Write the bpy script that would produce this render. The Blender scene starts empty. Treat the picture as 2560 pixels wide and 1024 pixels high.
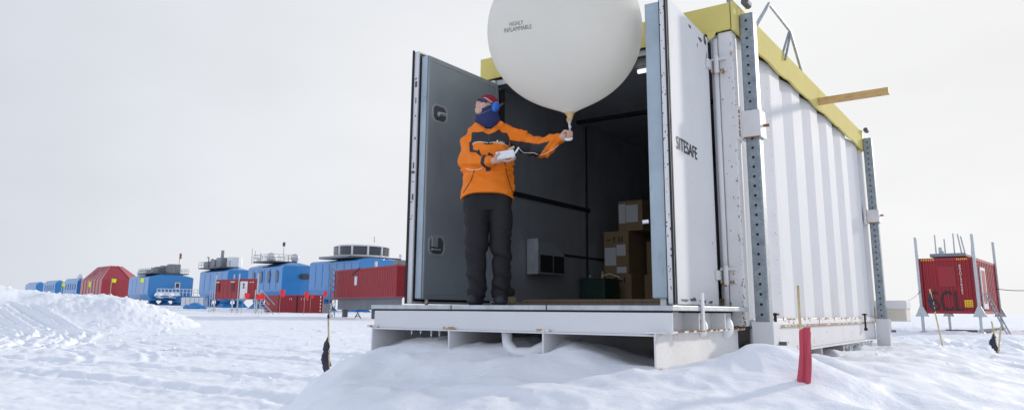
import bpy, math, random
import numpy as np
from mathutils import Vector, Matrix
from mathutils.bvhtree import BVHTree
random.seed(7)
col = bpy.context.scene.collection
# ------------------------------------------------------------------ frame of reference (metres, camera at x=y=0)
S = 1.13                      # container frame unit -> metres
EZ = 1.35                     # eye height above the flat snow
F0 = 1856.1; PITCH = 0.18837; ROLL = 0.00724; PPY = 422.5
cp, sp, cr, sr = math.cos(PITCH), math.sin(PITCH), math.cos(ROLL), math.sin(ROLL)
FW = Vector((0, cp, sp)); UP0 = Vector((0, -sp, cp)); R0 = Vector((1, 0, 0))
CR = R0 * cr + UP0 * sr; CU = UP0 * cr - R0 * sr
def ray(px, py): return FW + CR * ((px - 1280) / F0) - CU * ((py - PPY) / F0)
def at(px, py, Y):            # point of the place seen at photograph pixel (px,py), Y metres ahead
    d = ray(px, py); p = d * (Y / d.y); p.z += EZ; return p
def pix(P):
    q = Vector((P[0], P[1], P[2] - EZ)); z = q.dot(FW)
    return (1280 + F0 * q.dot(CR) / z, PPY - F0 * q.dot(CU) / z)
OX, OY, YAW = 1.71265, 5.51396, 0.611
Uv = Vector((-math.cos(YAW), math.sin(YAW), 0)); Vv = Vector((math.sin(YAW), math.cos(YAW), 0))
def C(s, t, z):               # container frame: s to the left along the front, t back along the side
    p = (Vector((OX, OY, 0)) + Uv * s + Vv * t) * S; p.z = z * S + EZ; return p
W, L = 2.457, 5.3

# ------------------------------------------------------------------ small numpy noise
_rng = np.random.RandomState(3); _perm = _rng.rand(256, 256).astype(np.float32)
def vn2(x, y):
    xi = np.floor(x).astype(np.int64); yi = np.floor(y).astype(np.int64); fx = x - xi; fy = y - yi
    fx = fx * fx * fx * (fx * (fx * 6 - 15) + 10); fy = fy * fy * fy * (fy * (fy * 6 - 15) + 10)
    g = lambda a, b: _perm[a & 255, b & 255]
    return (g(xi, yi) * (1 - fx) + g(xi + 1, yi) * fx) * (1 - fy) + (g(xi, yi + 1) * (1 - fx) + g(xi + 1, yi + 1) * fx) * fy - .5
def fbm2(x, y, o=4, r=.5):
    v = 0; a = 1
    for i in range(o): v = v + a * vn2(x * 2 ** i + 17.3 * i, y * 2 ** i + 5.1 * i); a *= r
    return v
_p3 = _rng.rand(64, 64, 64).astype(np.float32)
def vn3(x, y, z):
    def s(a):
        i = np.floor(a).astype(np.int32); f = a - i; return i & 63, (i + 1) & 63, f * f * (3 - 2 * f)
    x0, x1, fx = s(x); y0, y1, fy = s(y); z0, z1, fz = s(z)
    l = lambda a, b, f: a + (b - a) * f
    return l(l(l(_p3[x0, y0, z0], _p3[x1, y0, z0], fx), l(_p3[x0, y1, z0], _p3[x1, y1, z0], fx), fy),
             l(l(_p3[x0, y0, z1], _p3[x1, y0, z1], fx), l(_p3[x0, y1, z1], _p3[x1, y1, z1], fx), fy), fz) - .5
def sstep(x, a, b):
    t = np.clip((x - a) / (b - a), 0, 1); return t * t * (3 - 2 * t)

# ------------------------------------------------------------------ materials
def nt(name):
    m = bpy.data.materials.new(name); m.use_nodes = True; t = m.node_tree
    return m, t, t.nodes['Principled BSDF']
def N(t, typ, **kw):
    n = t.nodes.new(typ)
    for k, v in kw.items():
        if k in n.inputs: n.inputs[k].default_value = v
        else: setattr(n, k, v)
    return n
def rgba(c): return (c[0], c[1], c[2], 1)
def srgb(r, g, b):
    f = lambda c: (c / 255 / 12.92) if c < 10.3 else ((c / 255 + .055) / 1.055) ** 2.4
    return (f(r), f(g), f(b))
def pmat(name, c, rough=.55, metal=0., var=.1, vs=2.5, bump=.0, bs=60., dirt=None, spec=.4, coat=0., stretch=(1, 1, 1)):
    """dirt = list of (colour, scale, threshold, softness, stretch)"""
    m, t, b = nt(name); L_ = t.links.new
    tc = N(t, 'ShaderNodeTexCoord'); mp = N(t, 'ShaderNodeMapping'); mp.inputs['Scale'].default_value = stretch
    L_(tc.outputs['Object'], mp.inputs['Vector'])
    n1 = N(t, 'ShaderNodeTexNoise', Scale=vs, Detail=6, Roughness=.6); L_(mp.outputs[0], n1.inputs['Vector'])
    r1 = N(t, 'ShaderNodeMapRange'); r1.inputs['From Min'].default_value = .25; r1.inputs['From Max'].default_value = .75
    r1.inputs['To Min'].default_value = 1 - var; r1.inputs['To Max'].default_value = 1 + var
    L_(n1.outputs['Fac'], r1.inputs['Value'])
    mx = N(t, 'ShaderNodeVectorMath', operation='SCALE'); mx.inputs[0].default_value = c; L_(r1.outputs[0], mx.inputs['Scale'])
    out = mx.outputs[0]
    rr = N(t, 'ShaderNodeMapRange'); rr.inputs['To Min'].default_value = max(0, rough - .1); rr.inputs['To Max'].default_value = min(1, rough + .1)
    L_(n1.outputs['Fac'], rr.inputs['Value']); L_(rr.outputs[0], b.inputs['Roughness'])
    for (dc, ds, th, soft, st) in (dirt or []):
        mp2 = N(t, 'ShaderNodeMapping'); mp2.inputs['Scale'].default_value = st; L_(tc.outputs['Object'], mp2.inputs['Vector'])
        n2 = N(t, 'ShaderNodeTexNoise', Scale=ds, Detail=8, Roughness=.65); L_(mp2.outputs[0], n2.inputs['Vector'])
        r2 = N(t, 'ShaderNodeMapRange'); r2.inputs['From Min'].default_value = th; r2.inputs['From Max'].default_value = th + soft
        L_(n2.outputs['Fac'], r2.inputs['Value'])
        mm = N(t, 'ShaderNodeMix', data_type='RGBA'); L_(r2.outputs[0], mm.inputs['Factor']); L_(out, mm.inputs['A']); mm.inputs['B'].default_value = rgba(dc)
        out = mm.outputs['Result']
    L_(out, b.inputs['Base Color'])
    b.inputs['Metallic'].default_value = metal; b.inputs['Specular IOR Level'].default_value = spec; b.inputs['Coat Weight'].default_value = coat
    if bump:
        n3 = N(t, 'ShaderNodeTexNoise', Scale=bs, Detail=5); L_(tc.outputs['Object'], n3.inputs['Vector'])
        bp = N(t, 'ShaderNodeBump', Strength=bump, Distance=.01); L_(n3.outputs['Fac'], bp.inputs['Height']); L_(bp.outputs[0], b.inputs['Normal'])
    return m
RUST = (.22, .085, .025); RUST2 = (.42, .2, .07)
M = {}
M['white'] = pmat('painted_white_steel', (.70, .695, .70), .75, spec=.12, var=.05, vs=1.5, bump=.12, bs=25, dirt=[((.62, .6, .55), 2.2, .56, .25, (1, 1, .35)), (RUST2, 5, .70, .05, (1, 1, .3)), (RUST, 26, .73, .03, (1, 1, .6))])
M['white_rusty'] = pmat('rusting_white_steel', (.72, .71, .70), .6, var=.07, vs=3, bump=.2, bs=30, dirt=[((.60, .55, .47), 3, .55, .2, (1, 1, .5)), (RUST2, 6, .64, .06, (1, 1, .55)), (RUST, 9, .66, .05, (1, 1, .5))])
M['rust_edge'] = pmat('rusted_edge', (.45, .25, .12), .85, var=.4, vs=12, bump=.4, bs=50, dirt=[((.74, .72, .69), 9, .52, .06, (1, 1, 1)), (RUST, 14, .6, .06, (1, 1, 1))])
M['rust'] = pmat('rust_flake', (.30, .13, .045), .9, var=.45, vs=18, bump=.5, bs=70, dirt=[((.42, .22, .07), 20, .55, .1, (1, 1, 1))])
M['chip'] = pmat('bare_primer', (.09, .09, .10), .7, var=.3, vs=20)
M['galv'] = pmat('galvanised_steel', (.255, .29, .315), .5, .15, var=.3, vs=14, bump=.1, bs=40, dirt=[((.34, .375, .395), 30, .54, .1, (1, 1, 1)), ((.18, .205, .225), 7, .58, .12, (1, 1, .4))])
M['galv_pale'] = pmat('pale_galvanised_steel', (.46, .49, .51), .45, .35, var=.2, vs=10, dirt=[((.30, .33, .35), 5, .58, .15, (1, 1, .4))])
M['liner'] = pmat('grey_liner_panel', (.31, .345, .365), .42, .15, var=.14, vs=1.6, bump=.06, bs=20, dirt=[((.235, .265, .285), 3, .58, .2, (1, 1, .3)), ((.28, .31, .33), 22, .74, .03, (1, 1, .4))])
M['door_frame'] = pmat('pale_grey_door_frame', (.36, .43, .48), .45, .2, var=.14, vs=4, dirt=[((.2, .24, .27), 5, .62, .12, (1, 1, .3))])
M['inside'] = pmat('dim_grey_wall', (.29, .305, .325), .5, .1, var=.18, vs=1.3, bump=.05, bs=18, dirt=[((.21, .22, .24), 2.5, .55, .2, (1, 1, .4))])
M['dark'] = pmat('black_rubber', (.018, .019, .022), .7, var=.3, vs=8)
M['hole'] = pmat('dark_hole', (.012, .012, .014), .9)
M['yellow'] = pmat('yellow_cover', (.64, .54, .16), .6, var=.09, vs=2, bump=.1, bs=14, dirt=[((.55, .42, .08), 2.2, .55, .25, (1, 1, 1)), ((.35, .24, .06), 16, .70, .05, (1, 1, 1))])
def translucent(m, w, tint):
    t = m.node_tree; b = t.nodes['Principled BSDF']; o = t.nodes['Material Output']
    tr = N(t, 'ShaderNodeBsdfTranslucent'); tr.inputs['Color'].default_value = rgba(tint)
    ms = N(t, 'ShaderNodeMixShader'); ms.inputs['Fac'].default_value = w
    t.links.new(b.outputs[0], ms.inputs[1]); t.links.new(tr.outputs[0], ms.inputs[2]); t.links.new(ms.outputs[0], o.inputs['Surface'])
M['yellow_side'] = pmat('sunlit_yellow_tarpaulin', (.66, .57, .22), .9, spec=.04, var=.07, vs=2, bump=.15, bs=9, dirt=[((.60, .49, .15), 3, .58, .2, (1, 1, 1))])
M['wood'] = pmat('raw_timber', (.55, .36, .15), .7, var=.2, vs=6, bump=.2, bs=30, stretch=(1, 1, 8), dirt=[((.36, .22, .09), 9, .56, .1, (1.5, 1.5, 9))])
M['cane'] = pmat('bamboo_cane', (.60, .47, .24), .6, var=.25, vs=20, dirt=[((.35, .25, .1), 30, .62, .05, (.2, .2, 2))])
M['card'] = pmat('brown_cardboard', (.27, .19, .105), .8, var=.12, vs=4, bump=.1, bs=30, dirt=[((.20, .135, .07), 5, .6, .15, (1, 1, 1))])
M['paper'] = pmat('white_paper_label', (.62, .63, .66), .7, var=.06)
M['ink'] = pmat('black_ink', (.03, .03, .035), .7, var=.3, vs=60)
M['ink_faded'] = pmat('faded_ink', (.10, .10, .10), .7, var=.5, vs=40, dirt=[((.5, .49, .46), 38, .55, .1, (1, 1, 1))])
M['green'] = pmat('dark_green_box', (.018, .05, .035), .5, var=.2, vs=6)
M['plywood'] = pmat('floor_plywood', (.20, .145, .10), .75, var=.25, vs=5, stretch=(8, 1, 1))
M['blue'] = pmat('blue_cladding', (.026, .205, .50), .38, var=.06, vs=.15, spec=.5, coat=.3, dirt=[((.10, .30, .56), .5, .6, .3, (1, 1, .3))])
M['blue_dark'] = pmat('blue_steel', (.028, .18, .42), .45, var=.08, vs=.4)
M['red'] = pmat('red_container_paint', (.30, .02, .028), .5, var=.14, vs=.8, bump=.05, bs=10, dirt=[((.24, .03, .035), 1.2, .56, .2, (1, 1, .3)), ((.36, .13, .12), 2.5, .68, .1, (1, 1, .3))])
M['red_far'] = pmat('faded_red_cladding', (.36, .035, .045), .42, var=.07, vs=.2, coat=.25)
M['white_far'] = pmat('white_panel', (.72, .72, .73), .5, var=.05, vs=.8)
M['steel_far'] = pmat('dull_grey_steel', (.22, .235, .255), .5, .3, var=.2, vs=1)
M['steel_dark'] = pmat('dark_grey_steel', (.09, .095, .105), .6, var=.2, vs=2)
M['glass_far'] = pmat('dark_window_glass', (.035, .04, .05), .12, var=.1, spec=.6)
M['grey_base'] = pmat('grey_plinth', (.17, .18, .2), .7, var=.15, vs=1)
M['pole'] = pmat('flag_pole_wood', (.34, .28, .2), .7, var=.2, vs=4)
M['black_cloth'] = pmat('tattered_black_cloth', (.05, .048, .075), .9, var=.4, vs=14, bump=.5, bs=30)
M['red_cloth'] = pmat('red_nylon', (.50, .06, .095), .6, var=.12, vs=7, bump=.3, bs=18, dirt=[((.40, .03, .05), 5, .56, .15, (1, 1, .3))])
M['red_flag'] = pmat('bright_red_flag', (.95, .03, .04), .7, var=.1, vs=3)
M['lime_flag'] = pmat('lime_yellow_flag', (.70, .90, .02), .7, var=.1, vs=3)
M['blue_tape'] = pmat('blue_tape', (.03, .18, .55), .5, var=.1)
M['yellow_sign'] = pmat('yellow_placard', (.85, .50, .01), .5, var=.05)
M['cable'] = pmat('cable', (.20, .20, .20), .7)
M['jacket'] = pmat('orange_shell_fabric', (.88, .205, .003), .6, var=.10, vs=7, bump=.5, bs=22)
M['jacket_black'] = pmat('black_shell_fabric', (.030, .029, .034), .7, var=.18, vs=8, bump=.3, bs=60)
M['trouser'] = pmat('black_insulated_trouser_fabric', (.0125, .012, .0135), .75, var=.3, vs=12, bump=.7, bs=20)
M['boot'] = pmat('black_boot_leather', (.025, .026, .035), .6, var=.3, vs=14, bump=.3, bs=40)
M['skin'] = pmat('skin', (.62, .38, .29), .5, var=.12, vs=12, bump=.08, bs=90, dirt=[((.60, .27, .20), 14, .56, .15, (1, 1, 1))])
M['hat'] = pmat('red_knit', (.30, .012, .035), .85, var=.25, vs=30, bump=.5, bs=130)
M['snood'] = pmat('navy_fleece', (.025, .035, .12), .9, var=.2, vs=14, bump=.35, bs=70)
M['ear_blue'] = pmat('blue_plastic', (.015, .16, .62), .3, var=.05, coat=.3)
M['shades'] = pmat('dark_mirror_lens', (.025, .015, .10), .12, var=.3, vs=12, spec=.7)
M['piping'] = pmat('reflective_piping', (.85, .80, .72), .5, var=.04)
M['foam'] = pmat('white_foam', (.82, .83, .85), .6, var=.03, vs=10)
M['neckrub'] = pmat('tan_latex', (.66, .46, .22), .5, var=.15, vs=14)
m, t, b = nt('ice'); b.inputs['Base Color'].default_value = (.8, .86, .92, 1); b.inputs['Roughness'].default_value = .15; b.inputs['Transmission Weight'].default_value = .55; b.inputs['IOR'].default_value = 1.31; M['ice'] = m
M['balloon'] = pmat('white_latex', (.90, .885, .83), .45, var=.03, vs=3, spec=.25, bump=.04, bs=16, dirt=[((.84, .82, .75), 2.2, .52, .3, (1, 1, .6))]); translucent(M['balloon'], .55, (.95, .92, .85))
m, t, b = nt('lit_tube'); b.inputs['Base Color'].default_value = (.9, .9, .9, 1); b.inputs['Emission Color'].default_value = (1, 1, 1, 1); b.inputs['Emission Strength'].default_value = .8; M['tube'] = m
# snow
def snow(name, fine=1.0):
    m, t, b = nt(name); K = t.links.new
    geo = N(t, 'ShaderNodeNewGeometry')
    n0 = N(t, 'ShaderNodeTexNoise', Scale=.35, Detail=5); K(geo.outputs['Position'], n0.inputs['Vector'])
    cr_ = N(t, 'ShaderNodeMix', data_type='RGBA'); cr_.inputs['A'].default_value = (.88, .895, .92, 1); cr_.inputs['B'].default_value = (.925, .93, .94, 1)
    K(n0.outputs['Fac'], cr_.inputs['Factor']); K(cr_.outputs['Result'], b.inputs['Base Color'])
    b.inputs['Roughness'].default_value = .55; b.inputs['Specular IOR Level'].default_value = .25; b.inputs['Sheen Weight'].default_value = .1
    mp = N(t, 'ShaderNodeMapping'); mp.inputs['Rotation'].default_value = (0, 0, .5); mp.inputs['Scale'].default_value = (.45, 1.5, 1); K(geo.outputs['Position'], mp.inputs['Vector'])
    h = None
    for sc_, amp in ((1.3, .03), (5, .032), (19, .016), (70, .006)):
        n = N(t, 'ShaderNodeTexNoise', Scale=sc_, Detail=4, Roughness=.55); K(mp.outputs[0] if sc_ < 10 else geo.outputs['Position'], n.inputs['Vector'])
        mu = N(t, 'ShaderNodeMath', operation='MULTIPLY'); mu.inputs[1].default_value = amp * fine; K(n.outputs['Fac'], mu.inputs[0])
        if h is None: h = mu
        else:
            ad = N(t, 'ShaderNodeMath', operation='ADD'); K(h.outputs[0], ad.inputs[0]); K(mu.outputs[0], ad.inputs[1]); h = ad
    bp = N(t, 'ShaderNodeBump', Strength=.4, Distance=1.0); K(h.outputs[0], bp.inputs['Height']); K(bp.outputs[0], b.inputs['Normal'])
    return m
M['snow'] = snow('snow')

# ------------------------------------------------------------------ object helpers
WLOC = {}
def tag(o, label=None, cat=None, group=None, kind=None):
    if label: o['label'] = label
    if cat: o['category'] = cat
    if group: o['group'] = group
    if kind: o['kind'] = kind
    return o
def empty(name, loc, label, cat, group=None):
    o = bpy.data.objects.new(name, None); col.objects.link(o); o.location = loc; o.empty_display_size = .2
    WLOC[o] = Vector(loc); return tag(o, label, cat, group)
class MB:
    def __init__(s): s.v = []; s.f = []; s.mi = []
    def add(s, vs, fs, mi=0):
        k = len(s.v); s.v += [Vector(p) for p in vs]; s.f += [tuple(i + k for i in f) for f in fs]; s.mi += [mi] * len(fs); return s
    def hexa(s, p, mi=0): return s.add(p, [(0, 3, 2, 1), (4, 5, 6, 7), (0, 1, 5, 4), (1, 2, 6, 5), (2, 3, 7, 6), (3, 0, 4, 7)], mi)
    def box(s, fn, a, b_, c, mi=0):
        (a0, a1), (b0, b1), (c0, c1) = a, b_, c
        return s.hexa([fn(a0, b0, c0), fn(a1, b0, c0), fn(a1, b1, c0), fn(a0, b1, c0), fn(a0, b0, c1), fn(a1, b0, c1), fn(a1, b1, c1), fn(a0, b1, c1)], mi)
    def tube(s, pts, r, n=8, mi=0):
        pts = [Vector(p) for p in pts]; rs = r if isinstance(r, (list, tuple)) else [r] * len(pts); rings = []
        for i, p in enumerate(pts):
            d = (pts[min(i + 1, len(pts) - 1)] - pts[max(i - 1, 0)]).normalized()
            a = d.cross(Vector((0, 0, 1)) if abs(d.z) < .95 else Vector((1, 0, 0))).normalized(); b2 = d.cross(a)
            rings.append([p + (a * math.cos(2 * math.pi * k / n) + b2 * math.sin(2 * math.pi * k / n)) * rs[i] for k in range(n)])
        vs = [q for rg in rings for q in rg]; fs = []
        for i in range(len(pts) - 1):
            for k in range(n): fs.append((i * n + k, i * n + (k + 1) % n, (i + 1) * n + (k + 1) % n, (i + 1) * n + k))
        fs.append(tuple(range(n - 1, -1, -1))); fs.append(tuple((len(pts) - 1) * n + k for k in range(n)))
        return s.add(vs, fs, mi)
    def prism(s, lo, hi, mi=0):   # two matching outlines
        n = len(lo); return s.add(list(lo) + list(hi), [tuple(range(n - 1, -1, -1)), tuple(range(n, 2 * n))] + [(k, (k + 1) % n, n + (k + 1) % n, n + k) for k in range(n)], mi)
    def ball(s, c, r, n=10, m_=7, ax=(1, 1, 1), mi=0):
        c = Vector(c); vs = []; fs = []
        for j in range(m_ + 1):
            ph = math.pi * j / m_
            for k in range(n):
                th = 2 * math.pi * k / n; vs.append(c + Vector((math.sin(ph) * math.cos(th) * r * ax[0], math.sin(ph) * math.sin(th) * r * ax[1], math.cos(ph) * r * ax[2])))
        for j in range(m_):
            for k in range(n): fs.append((j * n + k, (j + 1) * n + k, (j + 1) * n + (k + 1) % n, j * n + (k + 1) % n))
        return s.add(vs, fs, mi)
    def build(s, name, mats, parent=None, bevel=0., smooth=False, loc=None, subsurf=0):
        base = WLOC[parent] if parent is not None else (Vector(loc) if loc is not None else Vector((sum(p.x for p in s.v) / len(s.v), sum(p.y for p in s.v) / len(s.v), min(p.z for p in s.v))))
        me = bpy.data.meshes.new(name); me.from_pydata([p - base for p in s.v], [], s.f)
        for m_ in (mats if isinstance(mats, (list, tuple)) else [mats]): me.materials.append(m_)
        me.polygons.foreach_set('material_index', s.mi)
        if smooth: me.polygons.foreach_set('use_smooth', [True] * len(me.polygons))
        me.update(); o = bpy.data.objects.new(name, me); col.objects.link(o)
        import bmesh
        bm = bmesh.new(); bm.from_mesh(me); bmesh.ops.recalc_face_normals(bm, faces=bm.faces[:]); bm.to_mesh(me); bm.free()
        if parent is not None: o.parent = parent
        else: o.location = base
        WLOC[o] = base if parent is None else base.copy()
        if bevel:
            md = o.modifiers.new('b', 'BEVEL'); md.width = bevel; md.segments = 2; md.limit_method = 'ANGLE'; md.angle_limit = math.radians(40); md.harden_normals = False
        if subsurf:
            md = o.modifiers.new('s', 'SUBSURF'); md.levels = subsurf; md.render_levels = subsurf
        return o
def copy_tree(o, parent=None):
    c = o.copy(); col.objects.link(c)
    if parent is not None: c.parent = parent
    for ch in o.children: copy_tree(ch, c)
    return c
def text_mesh(txt, fn, size=1.0, sx=1.0, weight=0.0):
    """letters as one mesh; fn maps (x from -w/2..w/2, y 0..~.7)*size to a point of the place"""
    cu = bpy.data.curves.new('t', 'FONT'); cu.body = txt; cu.align_x = 'CENTER'; cu.offset = weight; cu.resolution_u = 3
    o = bpy.data.objects.new('t', cu); col.objects.link(o); dg = bpy.context.evaluated_depsgraph_get(); dg.update()
    me = bpy.data.meshes.new_from_object(o.evaluated_get(dg)); bpy.data.objects.remove(o)
    mb = MB(); mb.add([fn(v.co.x * size * sx, v.co.y * size) for v in me.vertices], [tuple(p.vertices) for p in me.polygons]); return mb
def lerp(a, b_, t_): return a + (b_ - a) * t_
def Wf(x, y, z): return Vector((x, y, z))

# ------------------------------------------------------------------ snow ground
UX, UY, VX, VY = Uv.x, Uv.y, Vv.x, Vv.y
def rise(x, y):                # the snow field climbs gently towards the station
    x = np.asarray(x, float); y = np.asarray(y, float); ang = x / np.maximum(y, 1.)
    return np.minimum(np.maximum(y, 0), 420) * (.0078 + .0072 * np.clip(-ang, 0, 1)) * sstep(-ang, -.08, .12)
def RZ(q): return float(rise(np.array([q.x]), np.array([q.y]))[0])
def gz(x, y):
    x = np.asarray(x, float); y = np.asarray(y, float); r = np.hypot(x, y) + 1e-6
    rx = x / S - OX; ry = y / S - OY; s = rx * UX + ry * UY; t_ = rx * VX + ry * VY
    rs = sstep(x / np.maximum(y, .5), -.02, .38)
    base = -1.35 + rise(x, y) + (.50 * sstep(x / np.maximum(np.abs(y), 1.), .1, .4)) * sstep(r, 160, 40)
    # wind-packed drift under and before the platform
    zm = np.interp(t_, [-7, -4.2, -3.2, -2.4, -1.75, -1.2, -.2, 2, 5, 9], [-1.15, -.74, -.54, -.43, -.385, -.355, -.335, -.40, -.49, -.58]) + .0 * sstep(s, .2, .6) * sstep(t_, -1.75, -1.0) * sstep(t_, 2, .5)
    wob = .10 * fbm2(x * .9 + 3, y * .9, 3)
    e = np.maximum((s - 2.55) * .92 + (np.maximum(t_ + 1.0, 0) * -.05), (-1.28 - x) * .85 + .16 * (5.9 - y)) + wob
    left = 1 - sstep(e, -.12, .95)
    right = 1 - .58 * sstep(-s, .3, 2.2)
    back = 1 - sstep(t_, 6.5, 12)
    mask = left * right * back
    h = base * (1 - mask) + zm * mask
    h = h + (.07 * fbm2(x * .75 + 9, y * .75 + 2, 3) + -.075 * np.abs(fbm2(x * 1.0 + y * .5 + .6 * fbm2(x, y, 2), y * .8 - x * .4, 3)) * 2 + .04 + .03 * fbm2(x * 3.1, y * 3.1, 3) - .045 * np.abs(fbm2(x * 2.1 - y * .9 + 7, y * 1.2 + x * .6, 3))) * mask * sstep(r, 2, 4)
    # the bumps and hollows seen in the drift
    def g(px, py, Y, rad, a, ex=1.0):
        p = at(px, py, Y); return a * np.exp(-(((x - p.x) / (rad * ex)) ** 2 + ((y - p.y) / rad) ** 2))
    h = h + g(1925, 905, 5.05, .42, .13, .9) + g(1900, 960, 4.7, .5, .04) + g(1480, 880, 5.6, .45, .085) + g(1110, 850, 6.45, .4, .09) + g(1330, 850, 6.2, .3, .10) + g(2070, 880, 7.6, .9, -.10)
    h = h + g(1832, 925, 5.45, .2, -.26, 1.2) + g(1700, 930, 5.2, .4, -.05) + g(1250, 940, 5.4, .5, .05)
    # ploughed bank on the left, with lumps
    yy = np.maximum(y, 1.); ang = x / yy
    top = np.interp(ang, [-1.4, -.69, -.655, -.58, -.511, -.46, -.42, -.38], [1.4, 1.17, .92, .68, .55, -.05, -.7, -1.5])
    lump = .08 * fbm2(x * .8, y * .8, 5) + .065 * np.abs(fbm2(x * 3.7, y * 3.7, 4)) * (1 + 2 * fbm2(x * .5 + 3, y * .5, 2))
    prof = .55 * sstep(yy, 33, 40.5) + .45 * sstep(yy, 20, 40) * (1 - sstep(yy, 43, 50)); sel = (ang < -.36)
    h = np.where(sel, np.maximum(h, -1.7 + (top + 1.7) * prof + (lump * 1.6) * prof), h)
    # low far undulation, sastrugi, and vehicle ruts
    far = sstep(r, 5, 9) * (1 - .95 * mask)
    h = h + far * (1 - sstep(r, 130, 400)) * (.025 * fbm2(x * .33 + 4, y * .6 - x * .3, 5) - .045 * np.abs(fbm2(x * .7 + 8, y * .8, 5)) + .02 * fbm2(x * 1.2, y * 2.4 - x * .8, 4) + .03 * fbm2(x * 2.9, y * 2.9, 3) + .05 * np.clip(fbm2(x * .8 - 7, y * .8 + 9, 4) - .2, 0, 1) * 2.5 + .02 * fbm2(x * 6.1, y * 6.1, 2))
    def rut(cx, cy, R, w, a, ph0, ph1):
        d = np.hypot(x - cx, y - cy); aa = np.arctan2(y - cy, x - cx); m_ = sstep(aa, ph0, ph0 + .1) * (1 - sstep(aa, ph1 - .1, ph1))
        q = (d - R) / w; cle = 1 + .12 * np.sign(np.sin(aa * R * 9))
        return a * (-np.exp(-q * q) + .7 * np.exp(-((np.abs(q) - 1.5) / .6) ** 2)) * m_ * cle
    for k, R in enumerate((16.5, 18.3, 20.6, 22.3, 25.4, 27.2)): h = h + rut(-3.5, 3, R, .24, .075, 1.75, 2.85) * (1 - .9 * mask) * sstep(h, -1.8, -1.2)
    for R in (33., 35.1): h = h + rut(-24, -9, R, .26, .05, .2, 1.6) * (1 - mask)
    for R in (40., 42.): h = h + rut(-26, -22, R, .26, .05, .4, 1.6) * (1 - mask)
    def trk(px0, Y0, px1, Y1, bend, w=.16, a=.09, gap=1.5):
        x0, x1 = (px0 - 1280) / 1856 * Y0, (px1 - 1280) / 1856 * Y1; dx, dy = x1 - x0, Y1 - Y0; Ln = math.hypot(dx, dy); u_ = ((x - x0) * dx + (y - Y0) * dy) / Ln ** 2; d0 = ((x - x0) * dy - (y - Y0) * dx) / Ln + bend * 4 * u_ * (1 - u_); m_ = sstep(u_, -.02, .06) * (1 - sstep(u_, .94, 1.02)); r_ = 0
        for o_ in (0, gap):
            q = (d0 - o_) / w; r_ = r_ + a * (-np.exp(-q * q) + .75 * np.exp(-((np.abs(q) - 1.6) / .7) ** 2)) * m_
        return r_
    tr = trk(40, 37, 170, 24, 1.5) + trk(95, 37, 230, 25, 1.2) + trk(-60, 33, 110, 21, 2.5) + trk(-120, 28, 60, 19, 3) + trk(-100, 24, 400, 17, 2, .13, .03) + trk(300, 26, 880, 34, -2, .2, .04) + trk(200, 22, 860, 24, -1.5, .2, .03)
    tr = tr + trk(2060, 11, 2380, 24, .8, .14, .05, .9) + trk(2560, 13, 2250, 26, -.6, .16, .05, 1.2)
    h = h + tr * (1 - mask) * (1 + .5 * vn2(x * 3, y * 3))
    # churned snow by the hut
    h = h + .20 * (fbm2(x * .5 + 31, y * .5, 4)) * sstep(ang, .33, .45) * sstep(y, 8, 16) * (1 - sstep(r, 70, 120))
    return h
def ground_z(x, y): return float(gz(np.array([x]), np.array([y]))[0]) + EZ
def make_ground():
    a1 = np.linspace(math.radians(-40), math.radians(40), 900); a0 = np.linspace(math.radians(-180), math.radians(-40.3), 90); a2 = np.linspace(math.radians(40.3), math.radians(180), 90)
    A = np.concatenate([a0, a1, a2]); R = np.concatenate([[.05, .5, 1.0], np.geomspace(1.6, 9, 170), np.geomspace(9.1, 60, 280)[1:], np.geomspace(61, 6000, 90)])
    RR, AA = np.meshgrid(R, A, indexing='ij'); X = RR * np.sin(AA); Y = RR * np.cos(AA); Z = gz(X, Y)
    near = sstep(RR, 2.5, 1.2); Z = Z * (1 - near) + -1.3 * near
    co = np.stack([X, Y, Z + EZ], -1).reshape(-1, 3).astype(np.float32)
    nr, na = len(R), len(A); i, j = np.meshgrid(np.arange(nr - 1), np.arange(na - 1), indexing='ij'); q = np.stack([i * na + j, (i + 1) * na + j, (i + 1) * na + j + 1, i * na + j + 1], -1).reshape(-1, 4)[:, ::-1]
    me = bpy.data.meshes.new('ground'); me.vertices.add(len(co)); me.vertices.foreach_set('co', co.ravel())
    me.loops.add(q.size); me.loops.foreach_set('vertex_index', q.ravel().astype(np.int32)); me.polygons.add(len(q)); me.polygons.foreach_set('loop_start', np.arange(0, q.size, 4, dtype=np.int32))
    me.polygons.foreach_set('use_smooth', np.ones(len(q), bool)); me.update(calc_edges=True); me.materials.append(M['snow'])
    o = bpy.data.objects.new('ground', me); col.objects.link(o); tag(o, 'wide snow field with drifts, vehicle ruts and a ploughed bank', 'snow', kind='structure')
make_ground()

# ------------------------------------------------------------------ shipping container on its sledge frame
root = empty('shipping_container', C(1.2, 2.6, -.5), 'white shipping container with open doors and yellow top edge on steel beams', 'container')
ZT, ZB, ZR = 2.175, -.10, -.045
# corrugated right side wall (facing -s): profile along t
def corr(t_):
    u_ = ((t_ - .33) % .73) / .73
    if u_ < .42: return 0.
    if u_ < .56: return (u_ - .42) / .14
    if u_ < .72: return 1.
    return 1 - (u_ - .72) / .28
ts = [.12]
for k in range(8):
    for u_ in (0, .42, .56, .72): ts.append(.33 + .73 * (k + u_))
ts = sorted(t_ for t_ in ts if .12 <= t_ <= L - .1) + [L - .1]
mb = MB(); n = len(ts)
for off in (0, .02): mb.v += [C(.018 + .040 * corr(t_) + off, t_, z) for t_ in ts for z in (ZR - .01, ZT + .02)]
for i in range(n - 1): mb.f.append((2 * i, 2 * i + 2, 2 * i + 3, 2 * i + 1)); mb.f.append((2 * n + 2 * i, 2 * n + 2 * i + 1, 2 * n + 2 * i + 3, 2 * n + 2 * i + 2))
mb.mi = [0] * len(mb.f); side = mb.build('side_wall', M['white'], root)
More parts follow.
